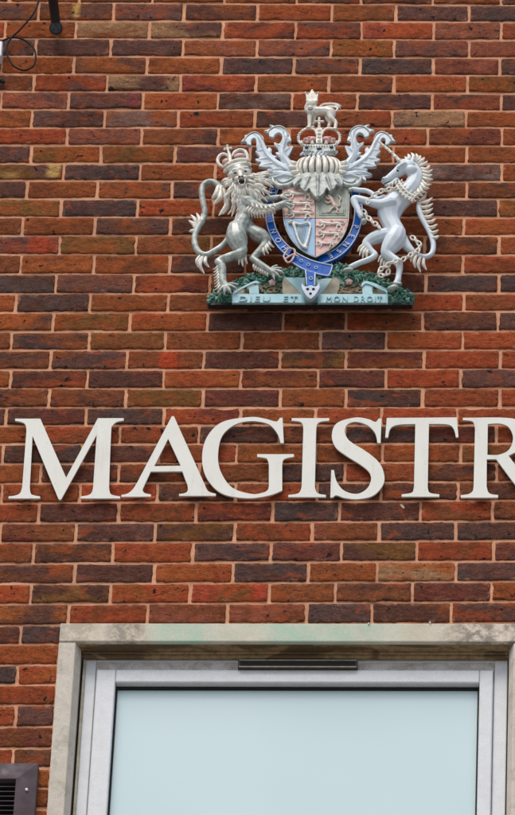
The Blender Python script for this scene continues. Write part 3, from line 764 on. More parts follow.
scroll(233, 304, [('DIEU', 239, 270), ('ET', 283, 297.5)], [
    ([(234, 294), (238, 290.5, 1), (247, 285.5, 1), (256, 282, 1), (258.6, 283.5), (258.6, 293.5), (247, 293.9)], .056, .006, 'tan', 'scroll_inside'),
    ([(248.8, 287), (258.6, 284), (259.2, 293.8), (249.4, 293.8)], .066, .006, 'cyan', 'scroll_fold'),
    ([(233, 295), (233.2, 292, 1), (240, 288, 1), (254, 281, 1), (258.8, 281.6), (259, 283.4), (254, 283.2, 1), (242, 288.6, 1), (236, 293)], .070, .005, 'cyan', 'scroll_rim'),
    ([(284, 277.3), (305, 277.3), (305, 294), (301.5, 294)], .054, .008, 'cyan', 'scroll_fold'),
    ([(284, 277.5), (301.5, 294), (283, 294), (282.4, 287, 1), (282.4, 281, 1)], .061, .006, 'tan', 'scroll_inside')], 1)
scroll(318.5, 387, [('MON', 326, 347.5), ('DROIT', 353.5, 382)], [
    ([(317, 279), (331.4, 278), (332, 284, 1), (320, 294), (317, 294)], .054, .008, 'cyan', 'scroll_fold'),
    ([(319.5, 294), (325, 288.5, 1), (331.6, 278.5), (336, 278, 1), (339, 281, 1), (339.4, 287, 1), (337, 294)], .061, .006, 'tan', 'scroll_inside'),
    ([(362, 285.5), (363, 283, 1), (371.5, 285.8), (373, 294), (362.4, 294)], .066, .006, 'cyan', 'scroll_fold'),
    ([(366, 282.2), (372, 283.6, 1), (381, 288, 1), (386.5, 291.5), (386.5, 294), (371, 294), (371, 286)], .056, .006, 'tan', 'scroll_inside'),
    ([(361.6, 287), (362, 283, 1), (366, 281, 1), (373, 282.6, 1), (381, 286, 1), (386.5, 289, 1), (387.3, 295), (385.5, 292, 1), (380, 289.2, 1), (372, 285.2, 1), (366, 283.4, 1), (363.5, 285, 1)], .070, .005, 'cyan', 'scroll_rim')], -1)

# ---- shield
OUT = [(283.3, 187), (283.2, 200, 1), (283.4, 214, 1), (285.2, 226, 1), (290, 237, 1), (298, 247, 1), (306, 253, 1), (315.5, 257.3), (325, 252.5, 1), (335.5, 245.5, 1), (343, 236, 1), (347.6, 224, 1), (348.8, 210, 1), (349.2, 187.5), (340, 185, 1), (329, 184), (303, 184), (293, 184.5, 1)]
so_ = loop(OUT, 6)
mb = MB(); mb.slab(so_, .074, .03)
sh = part('shield', mb.mesh(), 'edge'); bevel(sh, .0015)
def clip(poly, f):
    out = []
    for i, a in enumerate(poly):
        b = poly[(i+1) % len(poly)]; fa, fb = f(a), f(b)
        if fa >= 0: out.append(a)
        if fa*fb < 0:
            t = fa/(fa-fb); out.append((a[0]+(b[0]-a[0])*t, a[1]+(b[1]-a[1])*t))
    return out
XM, YM = 315.3, 218.3
ctr = (315.5, 215)
inn = [(ctr[0]+(x-ctr[0])*.972, ctr[1]+(y-ctr[1])*.972) for x, y in so_]
g = .35
qs = [('pink', lambda p: XM-g-p[0], lambda p: YM-g-p[1]), ('sage', lambda p: p[0]-XM-g, lambda p: YM-g-p[1]), ('skyblue', lambda p: XM-g-p[0], lambda p: p[1]-YM-g), ('pink', lambda p: p[0]-XM-g, lambda p: p[1]-YM-g)]
quarters = []
for mat, f1, f2 in qs:
    mb = MB(); mb.slab(clip(clip(inn, f1), f2), .0785, .005); quarters.append(part('quarter', mb.mesh(), mat, sh))
mb = MB()
for i in range(len(so_)):
    a = so_[i]; b_ = so_[(i+1) % len(so_)]
mb.tube([(x, y, .8) for x, y in so_+[so_[0]]], d=.077, n=1, seg=6); part('shield_rim', mb.mesh(smooth=True), 'silver', sh)
def passant(mb, x, y, s, d=.0815):
    """small lion walking left, head raised, tail curled over its back"""
    T = lambda pts: mb.tube([(x+a*s, y+b*s, r*s) for a, b, r in pts], d=d, n=2, seg=6)
    T([(-6.5, -.6, 1.3), (-3, 0, 1.35), (1, .1, 1.0), (5, -.2, 1.25), (6.5, .4, 1.0)])
    T([(-7.6, -1.6, 1.5), (-6.9, -1.2, 1.5)])
    T([(-6, .6, .8), (-8.2, 1.6, .6), (-10, .8, .5), (-11, 1.4, .5)])
    T([(-4.6, 1, .8), (-5, 2.8, .55), (-6.8, 3.5, .5)])
    T([(5, 1, .9), (4, 2.4, .6), (4.6, 3.6, .5), (3, 3.8, .5)])
    T([(6.4, 1, .9), (7.6, 2.2, .6), (7.4, 3.5, .5), (6.2, 3.8, .45)])
    T([(7, -.4, .5), (9.4, -.2, .45), (9.6, -2, .45), (6, -2.6, .45), (2, -2.4, .45), (0, -3, .6)])
mb = MB()
for y, s, x in ((193.8, 1.36, 299.5), (203.6, 1.36, 300), (213, 1.36, 300)): passant(mb, x, y, s)
part('three_lions', mb.sculpt(.0009, 0), 'cream', quarters[0])
mb = MB()
for y, s, x in ((223.8, 1.36, 331), (233.6, 1.24, 329.5), (243.4, .98, 326)): passant(mb, x, y, s)
part('three_lions', mb.sculpt(.0009, 0), 'cream', quarters[3])
mb = MB()   # tressure: double frame of the second quarter
for k in (0, 1.7):
    q = [(319.5+k, 189.5+k*.4), (345.5-k, 189.5+k*.4), (345-k, 214.8-k), (319.5+k, 214.8-k), (319.5+k, 189.5+k*.4)]
    for a, b_ in zip(q, q[1:]): mb.tube([a+(.42,), b_+(.42,)], d=.079, n=1, seg=6)
part('tressure', mb.mesh(smooth=True), 'silver', quarters[1])
mb = MB()   # rampant lion
x, y = 333.0, 203
for pts in ([(-2, -4, 2), (0, -.5, 2), (1.8, 3.2, 2.1)], [(-3.4, -6, 1.9), (-2.4, -5, 1.8)], [(-2.5, -3, 1.0), (-5.5, -4, .8), (-7, -6.4, .7)], [(-2, -1, 1), (-5, .2, .8), (-7.2, -1.4, .7)],
            [(1, 4, 1.4), (-1.6, 5.4, 1), (-3, 8, .8), (-4.8, 8.3, .7)], [(2.4, 4, 1.4), (4.2, 6, 1), (3.4, 8.8, .8), (5, 9.6, .6)], [(3, 3, .7), (6.4, 2.6, .7), (6, -1, .7), (7.2, -4, .9), (5, -6.5, .7)]):
    mb.tube([(x+a*1.08, y+b*1.08, r*1.15) for a, b, r in pts], d=.081, n=3, seg=7)
part('rampant_lion', mb.sculpt(.0011, 1), 'rosy', quarters[1])
mb = MB()   # harp
mb.tube([(289.5, 222.6, 1.6), (293, 222.3, 1.5), (296, 223.4, 1.2), (302, 224.2, 1.0), (308, 222.6, 1.0), (310.5, 225.2, 1.2)], d=.083, n=4)
mb.tube([(293.5, 224, 1.7), (295.2, 229.5, 1.4), (297.2, 236, 1.2), (299.5, 241.8, 1.2), (303.4, 246.8, 1.6), (306, 247.8, 1.8)], d=.083, n=4)
mb.tube([(310.6, 225.6, 1.0), (309.6, 231, 1.2), (308, 238, 1.3), (306.4, 243.5, 1.6), (304.5, 247.2, 1.8)], d=.083, n=4)
mb.ell(291.3, 221.4, 2.0, 1.5, 1.4, 20, d=.085)
harp = part('harp', mb.sculpt(.0012, 2), 'cream', quarters[2])
mb = MB()
for k in range(5):
    t = (k+1)/6; mb.tube([(297+11*t, 224.3+.6*math.sin(t*3), .28), (297.2+6.2*t, 236.5+9*t, .28)], d=.081, n=1, seg=5)
part('harp_strings', mb.mesh(smooth=True), 'silver', harp)

# ---- garter belt
GC = (313.8, 211.5)
def gring(a0, a1, rx0, ry0, rx1, ry1, n=70):
    o = [(GC[0]+rx1*math.cos(math.radians(a0+(a1-a0)*k/n)), GC[1]+ry1*math.sin(math.radians(a0+(a1-a0)*k/n))) for k in range(n+1)]
    i = [(GC[0]+rx0*math.cos(math.radians(a0+(a1-a0)*k/n)), GC[1]+ry0*math.sin(math.radians(a0+(a1-a0)*k/n))) for k in range(n+1)]
    return o+i[::-1]
mb = MB(); mb.slab(gring(84, 84-231, 40.6, 43.7, 48.8, 52.7), .064, .016); mb.slab(gring(122, 180+35, 40.6, 43.7, 48.8, 52.7), .064, .016)
gar = part('garter', mb.mesh(), 'blue'); bevel(gar, .001)
mb = MB()
for rx, ry in ((41.0, 44.1), (48.4, 52.3)):
    for a0, a1 in ((86, -145), (121, 214)):
        n = 60; mb.tube([(GC[0]+rx*math.cos(math.radians(a0+(a1-a0)*k/n)), GC[1]+ry*math.sin(math.radians(a0+(a1-a0)*k/n)), .72) for k in range(n+1)], d=.065, n=1, seg=7)
part('garter_edging', mb.mesh(smooth=True), 'paleblue', gar)
TX = []
def glyph(chh, ang, rx=44.6, ry=48.0, size=.0245, dep=.067):
    me = text_mesh(chh, size, .002)
    a = math.radians(ang); px, py = GC[0]+rx*math.cos(a), GC[1]+ry*math.sin(a)
    c = P(px, py, dep)
    a2 = math.radians(ang-3); q0 = P(GC[0]+rx*math.cos(math.radians(ang-2)), GC[1]+ry*math.sin(math.radians(ang-2)), dep); q1 = P(GC[0]+rx*math.cos(math.radians(ang+2)), GC[1]+ry*math.sin(math.radians(ang+2)), dep)
    t = (q1-q0).normalized(); o = V3((0, -1, 0)).cross(t).normalized()
    cc = P(*GC, dep)
    if o.dot(c-cc) < 0: o = -o
    xs = [v.co.x for v in me.vertices] or [0]; mx = (min(xs)+max(xs))/2
    for v in me.vertices: v.co = c + t*(v.co.x-mx) + o*(v.co.y-size*.36) - V3((0, v.co.z, 0))
    return me
gb = bmesh.new()
# clockwise from the buckle: angles in photo sense (0 right, 90 down)
seq = 'HONI SOIT QUI MAL Y PENSE'
a_start, a_end = 131, 131+ (360-131+68)
for k, chh in enumerate(seq):
    if chh == ' ':
        me = bpy.data.meshes.new('garter_lettering'); gb.to_mesh(me); gb.free(); gb = bmesh.new(); part('garter_lettering', me, 'paleblue', gar); continue
    ang = a_start+(a_end-a_start)*k/(len(seq)-1)
    me = glyph(chh, ang); gb.from_mesh(me); bpy.data.meshes.remove(me)
me = bpy.data.meshes.new('garter_lettering'); gb.to_mesh(me); gb.free(); part('garter_lettering', me, 'paleblue', gar)
# strap tail, buckle, pendant end
mb = MB(); mb.slab(loop([(294, 251.5), (303, 256.5, 1), (315, 261.5, 1), (332.5, 265.5), (329.5, 274.3), (326, 275.5, 1), (312, 272.5, 1), (300, 267.5, 1), (290.5, 261)], 5), .097, .008)
st = part('strap', mb.mesh(), 'blue', gar); bevel(st, .001)
mb = MB()
mb.tube([(294, 251.6, .75), (303, 256.6, .75), (315, 261.6, .75), (332.5, 265.6, .75)], d=.098); mb.tube([(290.5, 260.8, .75), (300, 267.3, .75), (312, 272.3, .75), (326, 275.4, .75), (329.5, 274.3, .75), (332.5, 265.6, .6)], d=.098)
for x, y in ((301.2, 260.8), (308.4, 264.6), (316, 267.6)):
    mb.tube([(x+1.5*math.cos(a*math.pi/5), y+1.35*math.sin(a*math.pi/5), .42) for a in range(11)], d=.099, n=1, seg=6)
part('strap_edging', mb.mesh(smooth=True), 'paleblue', gar)
mb = MB(); mb.slab(loop([(311, 255.6), (319, 255.4, 1), (326, 253.4), (331, 266.5), (322, 266, 1), (311, 262.5)], 5), .060, .01); part('strap_loop', mb.mesh(), 'blue', gar)
mb = MB(); mb.slab([(305.4, 270.5), (315.2, 272.5), (314.6, 286), (306.8, 286)], .1015, .006)
part('pendant_strap', mb.mesh(), 'blue', gar)
mb = MB(); mb.tube([(305.6, 270.5, .7), (306.8, 285, .7)], d=.1025, n=2); mb.tube([(315.1, 272.5, .7), (314.6, 285, .7)], d=.1025, n=2)
mb.tube([(310.8+1.6*math.cos(a*math.pi/5), 278.3+1.5*math.sin(a*math.pi/5), .45) for a in range(11)], d=.1035, n=1, seg=6)
part('pendant_edging', mb.mesh(smooth=True), 'paleblue', gar)
mb = MB(); mb.slab(loop([(301.6, 282), (305, 286.2, 1), (310.6, 285), (316.2, 286.2, 1), (319.4, 282), (319.6, 288, 1), (315.6, 294.5, 1), (310.6, 299.3), (305.4, 294.5, 1), (301.8, 288, 1)], 6), .108, .016)
ch_ = part('strap_end', mb.sculpt(.0013, 3), 'paleblue', gar)
mb = MB()
for x, y, r in ((307.6, 289.2, 1.5), (313.4, 289.2, 1.5), (310.5, 293.6, 1.4)): mb.ell(x, y, r, r, .6, d=.109)
part('strap_end_holes', mb.mesh(smooth=True), 'dark', gar)
mb = MB()
def looped(mb, pts, r, d, n=4): mb.tube([(x, y, r) for x, y in pts+[pts[0]]], d=d, n=n, seg=8)
looped(mb, [(283.5, 256.5), (288.5, 248.8), (295, 250.6), (292.5, 259.6), (287.4, 262.4)], 1.1, .104)
mb.tube([(286, 258.5, 1.0), (293, 254.5, 1.0), (298.5, 256.5, .8)], d=.106)
part('buckle', mb.sculpt(.0012, 1), 'rosy', gar)

# ---- helm with fluted dome and scalloped collar
mb = MB()
for k in range(9):
    t = (k-4)/4; a = t*1.28
    xx = lambda w: 318.6+math.sin(a)*w
    dd = .022*math.cos(a)
    mb.tube([(xx(15), 156.5+1.0*abs(t), 1.9*max(.45, math.cos(a)), dd*.6), (xx(20.5), 161, 2.7*max(.45, math.cos(a)), dd), (xx(22.5), 167, 3.0*max(.45, math.cos(a)), dd+.003), (xx(20), 174, 2.5*max(.45, math.cos(a)), dd*.7), (xx(15), 180, 1.8*max(.5, math.cos(a)), dd*.4)], d=.078, n=4)
mb.ell(318.6, 167, 20, 11, 6, d=.064)
helm = part('helm', mb.sculpt(.0012, 0), 'cream')
mb = MB()
mb.slab(loop([(297, 176), (306, 172.5, 1), (318.5, 171.5, 1), (331, 172.5, 1), (341, 176), (343.5, 181, 1), (341, 185.8, 1), (336.5, 184), (334, 188.5, 1), (329.2, 191), (326.8, 187.2), (324, 192.5, 1), (317.6, 198.4), (311.6, 192.5, 1), (309, 187.2), (306, 191, 1), (301.4, 188.5, 1), (299.8, 184), (294.5, 185.8, 1), (292.6, 181, 1)], 6), .098, .022)
for x0_, y0_, x1_, y1_ in ((317.8, 176, 317.6, 196), (309, 177, 304.6, 188), (327, 177, 331, 188.5), (300, 179, 295.5, 184), (336.5, 179, 340, 184)): mb.tube([(x0_, y0_, 1.8), (x1_, y1_, .8)], d=.099, n=4)
part('helm_collar', mb.sculpt(.0014, 3), 'silver', helm)
mb = MB()
for sx in (-1, 1):
    X = lambda v: 318.6+sx*v
    for (a0, b0, a1, b1, r) in ((19, 164, 28.5, 160.5, 2.4), (19, 167.5, 30.5, 165.5, 2.6), (19, 171, 28.5, 171.5, 2.4), (17, 174, 25, 177, 2.2)):
        lock(mb, X(a0), b0, X(a1), b1, r, .12*sx, d=.082)
part('helm_leaves', mb.sculpt(.0013, 1), 'cream', helm)
mb = MB(); mb.ell(319, 153.4, 17.6, 3.5, 7, 0, d=.074)
for k in range(9):
    t = (k-4)/4; mb.tube([(319+16.2*t-1.6, 155.6-.8*abs(t), 1.5, .02*(1-t*t)), (319+16.2*t+1.6, 151.4+.4*abs(t), 1.5, .02*(1-t*t))], d=.072, n=2)
part('torse', mb.sculpt(.0013, 1), 'lavender', helm)

# ---- the large crown
mb = MB(); mb.ell(319.2, 147, 17, 3.4, 8, 0, d=.074); mb.slab(loop([(302.8, 143.6), (319, 145.6, 1), (335.8, 143.6), (335.4, 150), (319, 151.6, 1), (303.2, 150)], 6), .094, .02)
crown = part('royal_crown', mb.sculpt(.0013, 2), 'silver')
mb = MB()
for sx, pts in ((-1, [(316.5, 134.5), (315, 130.4), (310, 128.6), (303.6, 130.2), (299.2, 135.2), (299.2, 141), (303, 145)]), (1, [(322, 134.5), (324, 130.4), (329, 128.6), (334.8, 130.2), (339.2, 135.2), (339, 141), (335, 145)])):
    mb.tube([(x, y, 1.15, .012*(1-abs(x-319)/22)) for x, y in pts], d=.078, n=5)
    q = cat(pts, 3)
    for x, y in q[1:]:
        dx, dy = x-319, y-138; l = math.hypot(dx, dy); mb.ell(x+dx/l*.9, y+dy/l*.9, 1.15, 1.15, 1.15, d=.082, nu=8, nv=6)
mb.slab([(316.3, 127.5), (322, 127.5), (322.6, 143), (315.8, 143)], .092, .012)
for y in (130, 133.5, 137, 140.5): mb.ell(319.1, y, 1.7, 1.4, 1.6, d=.093)
mb.tube([(319.2, 128, 1.6), (319.2, 124.8, 1.5)], d=.086)
part('crown_arches', mb.sculpt(.0012, 1), 'cream', crown)
mb = MB(); mb.ell(319.2, 121.6, 1.5, 1.5, 1.6, d=.088)
for a in range(4):
    c_, s_ = math.cos(a*math.pi/2), math.sin(a*math.pi/2)
    mb.tube([(319.2, 121.6, .9), (319.2+3.6*c_, 121.6+3.2*s_, 1.5)], d=.088, n=3)
part('crown_cross', mb.sculpt(.0011, 1), 'cream', crown)
mb = MB(); mb.ell(310, 140.6, 8.2, 4.2, 7, 12, d=.072); mb.ell(328.6, 140.6, 8.2, 4.2, 7, -12, d=.072)
for x, y in ((305, 139), (309, 137.6), (313, 138.6), (307, 142), (312, 142), (326, 138.6), (330, 137.6), (334, 139), (327, 142), (332, 142)): mb.ell(x, y, 1.7, 1.4, 1.2, d=.089)
part('crown_cap', mb.sculpt(.0013, 1), 'pink', crown)
for x, y in ((306.5, 147.2), (331.6, 147.2), (319.2, 148.6)):
    mb = MB(); mb.ell(x, y, 2.6 if x == 319.2 else 1.9, 1.3, 1.2, d=.096); part('gem', mb.mesh(smooth=True), 'darkblue', crown)
mb = MB()
for k in range(13):
    x = 303.6+k*2.6; u = (x-319.2)/17; mb.ell(x, 144.6+1.2*(1-u*u), .85, .85, .85, d=.096, nu=8, nv=6); mb.ell(x, 150.2+1.3*(1-u*u), .8, .8, .8, d=.095, nu=8, nv=6)
for x in (301.5, 312.5, 326, 337):
    mb.ell(x, 143.2, 1.9, 1.5, 1.2, d=.090); mb.ell(x, 141.4, 1.1, 1.1, 1, d=.09)
part('crown_pearls', mb.mesh(smooth=True), 'cream', crown)

# ---- lion standing on the crown
mb = MB()
mb.tube([(310.6, 109, 5.6), (314, 111.4, 5.8), (319.5, 111.4, 5.0), (325.5, 111.2, 4.9), (330.5, 112.6, 5.2), (331.5, 114.5, 4.6)], d=.085, n=4, flat=.9)
mb.ell(311.2, 104.6, 5.8, 5.2, 5, d=.092)
mb.ell(310, 107.2, 2.6, 1.9, 3.4, d=.104)
mb.tube([(310.2, 113, 3.2), (309.8, 118, 2.5), (309.6, 123, 2.0), (309.4, 126.4, 2.0)], d=.088); mb.ell(308.6, 127.2, 2.8, 1.5, 2.2, d=.09)
mb.tube([(313.6, 114, 2.6), (314, 119, 2.1), (313.2, 124, 1.8)], d=.076); mb.ell(312.6, 127, 2.4, 1.4, 2, d=.08)
mb.tube([(330, 114, 4.2), (331.4, 118.4, 3.0), (335.6, 122, 2.0), (335.6, 126, 1.8), (335.4, 127.6, 1.8)], d=.086); mb.ell(334.4, 128.6, 2.9, 1.4, 2.2, d=.088)
mb.tube([(327.6, 114, 3.2), (327.2, 118.6, 2.5), (330, 122.4, 1.9), (328.6, 126.8, 1.7)], d=.076); mb.ell(327.4, 128.4, 2.6, 1.4, 2, d=.08)
mb.tube([(333, 111.5, 1.1), (336.8, 110.6, 1.1), (337.2, 108, 1.1), (333, 106.6, 1.1), (326, 107, 1.1), (320.6, 109, .9)], d=.085, n=5)
mb.tube([(320, 106.4, 1.0), (324, 104.2, 1.2), (331, 103.8, 1.2), (337, 104.4, 1.2), (341.4, 106.4, .5)], d=.085, n=5)
mb.tube([(335, 104.8, 1.0), (338.5, 106.6, .9), (341, 109, .3)], d=.085)
cl = part('crest_lion', mb.sculpt(.0012, 2), 'cream')
mb = MB()
for k in range(15):
    a = math.radians(20+k*23); lock(mb, 311+3.6*math.cos(a), 106+3*math.sin(a), 311+6.6*math.cos(a), 108.6+6.6*math.sin(a), 1.1, .2, d=.094, n=2, seg=6)
for x, y in ((308.4, 103.4), (312.6, 103.2)): mb.ell(x, y, 1.2, .8, .8, d=.107)
part('crest_mane', mb.mesh(smooth=True), 'cream', cl)
mb = MB(); mb.slab(loop([(306.6, 101.6), (306.2, 97), (305.4, 93.2), (308.6, 95.4), (310.4, 91.2), (312, 89.4), (313.8, 91.2), (315.4, 95.2), (318.4, 93.2), (317.6, 97), (317.2, 101.6), (312, 102.8, 1)], 4), .098, .018)
for x, y in ((305.6, 92.8), (312, 90.4), (318.3, 92.8), (308.8, 94.6), (315.2, 94.6)): mb.ell(x, y, 1.2, 1.2, 1.2, d=.09)
mb.tube([(306.6, 100.6, 1.0), (312, 101.8, 1.0), (317.2, 100.6, 1.0)], d=.100)
part('crest_lion_crown', mb.sculpt(.0011, 1), 'cream', cl)

# ---- mantling (acanthus leaves either side of the helm)
def leafset(mb, veins, flat=.5):
    for v in veins: mb.tube(v[0], d=v[1], n=5, seg=12, flat=flat)
MX = lambda x: 637.6-x
def leaves(sx):
    mb = MB(); X = (lambda x: x) if sx < 0 else None
    return mb
def Z(pts): return [(p[0]/6.4375+240, p[1]/6.4375+120)+tuple(p[2:]) for p in pts]
LEAVES = [
 (.060, Z([(350, 280), (322, 268, 1), (302, 240), (318, 222, 1), (345, 168), (312, 172, 1), (302, 160), (308, 140, 1), (332, 132), (322, 100, 1), (306, 74, 1), (270, 52, 1), (232, 40, 1), (188, 26), (206, 48, 1), (150, 68), (182, 76, 1), (188, 104), (214, 110, 1), (226, 92, 1), (250, 80, 1), (268, 92, 1), (272, 112, 1), (262, 140),
            (246, 152, 1), (218, 140), (222, 160, 1), (244, 180), (246, 205, 1), (226, 206), (240, 226, 1), (258, 244), (268, 276, 1), (300, 330), (340, 330)])),
 (.066, Z([(330, 345), (300, 296), (262, 278, 1), (228, 262), (226, 244, 1), (240, 230), (214, 226, 1), (200, 210), (204, 186, 1), (184, 172), (176, 192, 1), (162, 180), (154, 140, 1), (150, 108, 1), (128, 90, 1), (96, 80, 1), (62, 82), (54, 92, 1), (30, 96), (28, 112, 1), (2, 140), (34, 136, 1), (48, 156), (72, 160, 1), (72, 132, 1), (86, 116, 1), (100, 122, 1), (106, 150),
            (104, 168, 1), (112, 196), (98, 200, 1), (116, 222, 1), (128, 236), (116, 248, 1), (96, 250), (112, 266, 1), (136, 268), (128, 284, 1), (116, 296), (150, 302, 1), (190, 300), (220, 318, 1), (270, 340)])),
 (.074, Z([(380, 372), (350, 330), (300, 322), (262, 334, 1), (222, 322), (200, 312, 1), (170, 316), (180, 332, 1), (138, 350), (166, 362, 1), (192, 360), (180, 376, 1), (176, 392), (206, 388, 1), (226, 382), (232, 410, 1), (300, 420, 1)])),
]
def mantle(T):
    mb = MB()
    for d, o in LEAVES: mb.slab(loop(o, 5), d, .013)
    leafset(mb, [
     ([(296, 172, 4), (288, 164, 4.6), (282, 153, 3.4), (284.4, 141, 3.0), (286.4, 134, 2.6), (282.5, 129.6, 2.2), (276.5, 128.4, 1.8)], .057),
     ([(293, 173, 4), (280, 166, 4.0), (268.6, 157, 3.2), (261.6, 143, 2.6), (258, 136.6, 2.0), (252.6, 134.4, 1.6)], .063),
     ([(297, 177, 4), (286, 175.5, 4.2), (276, 174, 3.2), (268, 174.6, 1.8)], .071)], .8)
    for pts, d in LOBES: mb.tube([(x, y, r*.5) for x, y, r in pts], d=d+.001, n=4, seg=9, flat=.8)
    return mb
LOBES = [([(284, 148, 3), (279, 145.6, 2.6), (274.6, 142.6, 1)], .058), ([(284, 152, 3), (288.4, 148.6, 2.6), (292, 146, 1)], .058), ([(283, 157, 3), (278, 154.6, 2.4), (276, 152.6, 1)], .058),
 ([(285, 140, 2.6), (288, 139.4, 2.2), (290.6, 140.6, 1)], .058), ([(267, 156, 3), (269.4, 151.6, 2.5), (269.2, 148.2, 1)], .064), ([(268, 158, 3), (262, 159.2, 2.6), (256.4, 159, 1)], .064),
 ([(274, 163, 3.2), (266, 164.6, 2.5), (259.6, 165.6, 1)], .064), ([(263, 150, 3), (258.6, 151, 2.2), (256, 151, 1)], .064), ([(282, 173, 3.4), (272, 172.4, 2.8), (263, 174, 1)], .076),
 ([(284, 175, 3.4), (276, 177, 2.6), (268.6, 180, 1)], .076), ([(286, 169, 3.4), (277, 169, 2.6), (268, 170, 1)], .074), ([(299, 172, 5), (292, 166, 5), (284, 166, 4)], .06)]
for sgn in (-1, 1):
    mb = mantle(None)
    if sgn > 0:
        # reflect the sculpture about the vertical plane through the crown
        xc = P(318.6, 160, .07).x
        mb.v = [(xc+(xc-v[0])*.965, v[1], v[2]) for v in mb.v]
        # follow the slight droop measured on the right
        mb.v = [(v[0], v[1], v[2]+.0) for v in mb.v]
        mb.f = [tuple(reversed(f)) for f in mb.f]
    mt = part('mantling', mb.sculpt(.0013, 3), 'lavender')
    def mirror(m2):
        if sgn > 0: m2.v = [(xc+(xc-v[0])*.965, v[1], v[2]) for v in m2.v]; m2.f = [tuple(reversed(f)) for f in m2.f]
        return m2
    mb = MB()
    for pts in ([(296, 171, .8), (288, 163, .8), (282.4, 152, .75), (284.6, 139, .6), (283, 132, .5)], [(290, 171, .8), (276, 163, .75), (266, 153.6, .7), (261.4, 143, .6), (258, 137.5, .5)], [(296, 176.5, .8), (284, 174.4, .7), (272, 173.6, .5)]):
        mb.tube([(x, y, r, .010) for x, y, r in pts], d=.070, n=5, seg=7)
    mb2 = mirror(mb); part('leaf_vein', mb2.mesh(smooth=True), 'lavender', mt)
    mb = MB(); mb.tube([(272.6, 177.6, 1.6), (274, 183, 2.6), (280, 186.6, 3.1), (288, 185.6, 3.0), (295, 181, 2.2), (300.6, 175.6, 1.4)], d=.080, n=5)
    mb.tube([(278, 179.6, 1.4), (281, 182.6, 1.6), (286.6, 182, 1.4), (292, 178.4, 1)], d=.086, n=4)
    part('leaf_scroll', mirror(mb).sculpt(.0013, 2), 'silver', mt)
    mb = MB()
    for q in ([(243.4, 142.2, .5), (245, 138.6, 1.0), (249, 134.6, 1.1), (254.6, 132.4, 1.1), (259.8, 134.6, .9), (262.6, 139.6, .6)], [(266.8, 134, .5), (270, 129.8, 1.0), (275, 126.8, 1.1), (281, 126.6, 1.1), (286.2, 130.2, .9), (288.4, 136, .6)]):
        mb.tube([(x, y, r, .012) for x, y, r in q], d=.078, n=5, seg=8)
    part('leaf_edge', mirror(mb).mesh(smooth=True), 'silver', mt)

# ---- lion supporter
mb = MB()
mb.tube([(248, 203, 10.5), (247, 210, 9.6), (244.5, 218, 8.2), (240.5, 225, 8.6), (236.5, 232, 9.6)], d=.078, n=5, flat=.85)            # trunk
mb.tube([(244, 222, 7), (252, 231, 7), (259, 235.5, 7.6)], d=.062, n=4, flat=.85)
mb.tube([(235.5, 229, 8.8), (236.6, 238, 10.8), (239.5, 246.5, 8.4), (242.4, 251, 5.2), (239, 254, 5.0), (231, 256.6, 4.8), (222.5, 259.6, 4.5), (217.6, 262, 3.4)], d=.086, n=5, flat=.8)     # near haunch
mb.tube([(217.8, 261.6, 3.6), (221.6, 266, 4.3), (222.4, 274, 4.0), (222.8, 281, 4.0), (225, 286.5, 4.2)], d=.088, n=5)
mb.tube([(252, 231, 7), (260, 236, 8.2), (266, 240.6, 5.8), (264.4, 245.6, 4.4), (257.6, 253.6, 4.3), (252.6, 258.6, 3.9)], d=.064, n=5, flat=.85)   # far haunch
mb.tube([(252.4, 258.4, 3.0), (257.4, 262.8, 4.1), (265, 268, 3.8), (272, 272.6, 3.7)], d=.068, n=5)
mb.tube([(247, 202, 7), (256, 207.0, 5.8), (266, 208.8, 4.9), (276, 207.0, 4.1), (283, 204.2, 3.6)], d=.096, n=5)                 # near arm
mb.tube([(252, 198, 5), (262, 199.5, 4), (272, 198.4, 3.4), (281, 197.6, 3.2)], d=.070, n=4)
# toes
for (x, y, x2, y2, r, d) in ((225, 286.5, 219.6, 290.6, 2.0, .094), (225.5, 287, 224.6, 291.8, 2.1, .1), (226, 286.6, 230, 291, 2.1, .1), (226.5, 285.6, 235.4, 288.4, 2.1, .094), (226, 284.6, 237.6, 284.6, 1.7, .086),
    (272, 272.4, 274, 277.2, 1.9, .078), (272, 272, 278.4, 275.4, 1.9, .08), (272.6, 271, 281.8, 272, 1.9, .076), (272, 270, 281.4, 268.4, 1.7, .07), (270, 270, 277, 265.6, 1.5, .066),
    (283, 204.4, 289.8, 208.6, 1.7, .094), (283, 203.6, 291.4, 205.4, 1.8, .098), (283, 202.6, 291, 201.6, 1.7, .098), (281, 197.8, 288, 199.6, 1.5, .08), (281, 197, 288.6, 196.4, 1.5, .08), (280, 196.6, 286.4, 193.6, 1.4, .078)):
    mb.tube([(x, y, r), ((x+x2)/2, (y+y2)/2-.8, r*.95), (x2, y2, r*.8)], d=d, n=3)
mb.tube([(233.6, 231, 5), (229, 239, 4.2), (222.4, 245.6, 3.2), (214.6, 251.2, 3.5), (206, 255.2, 3.5), (199, 252.4, 3.4), (195, 244.6, 3.3), (194.8, 236, 3.2), (198, 228, 3.2), (202.6, 220.6, 3.1), (204.8, 212, 3.1), (203, 201.6, 3.1),
         (201.6, 191.6, 3.3), (204, 184.6, 3.3), (210.4, 181.8, 3.3), (217, 184.2, 3.4), (222.2, 189.4, 3.4), (224, 196, 3.1)], d=.066, n=5)     # tail
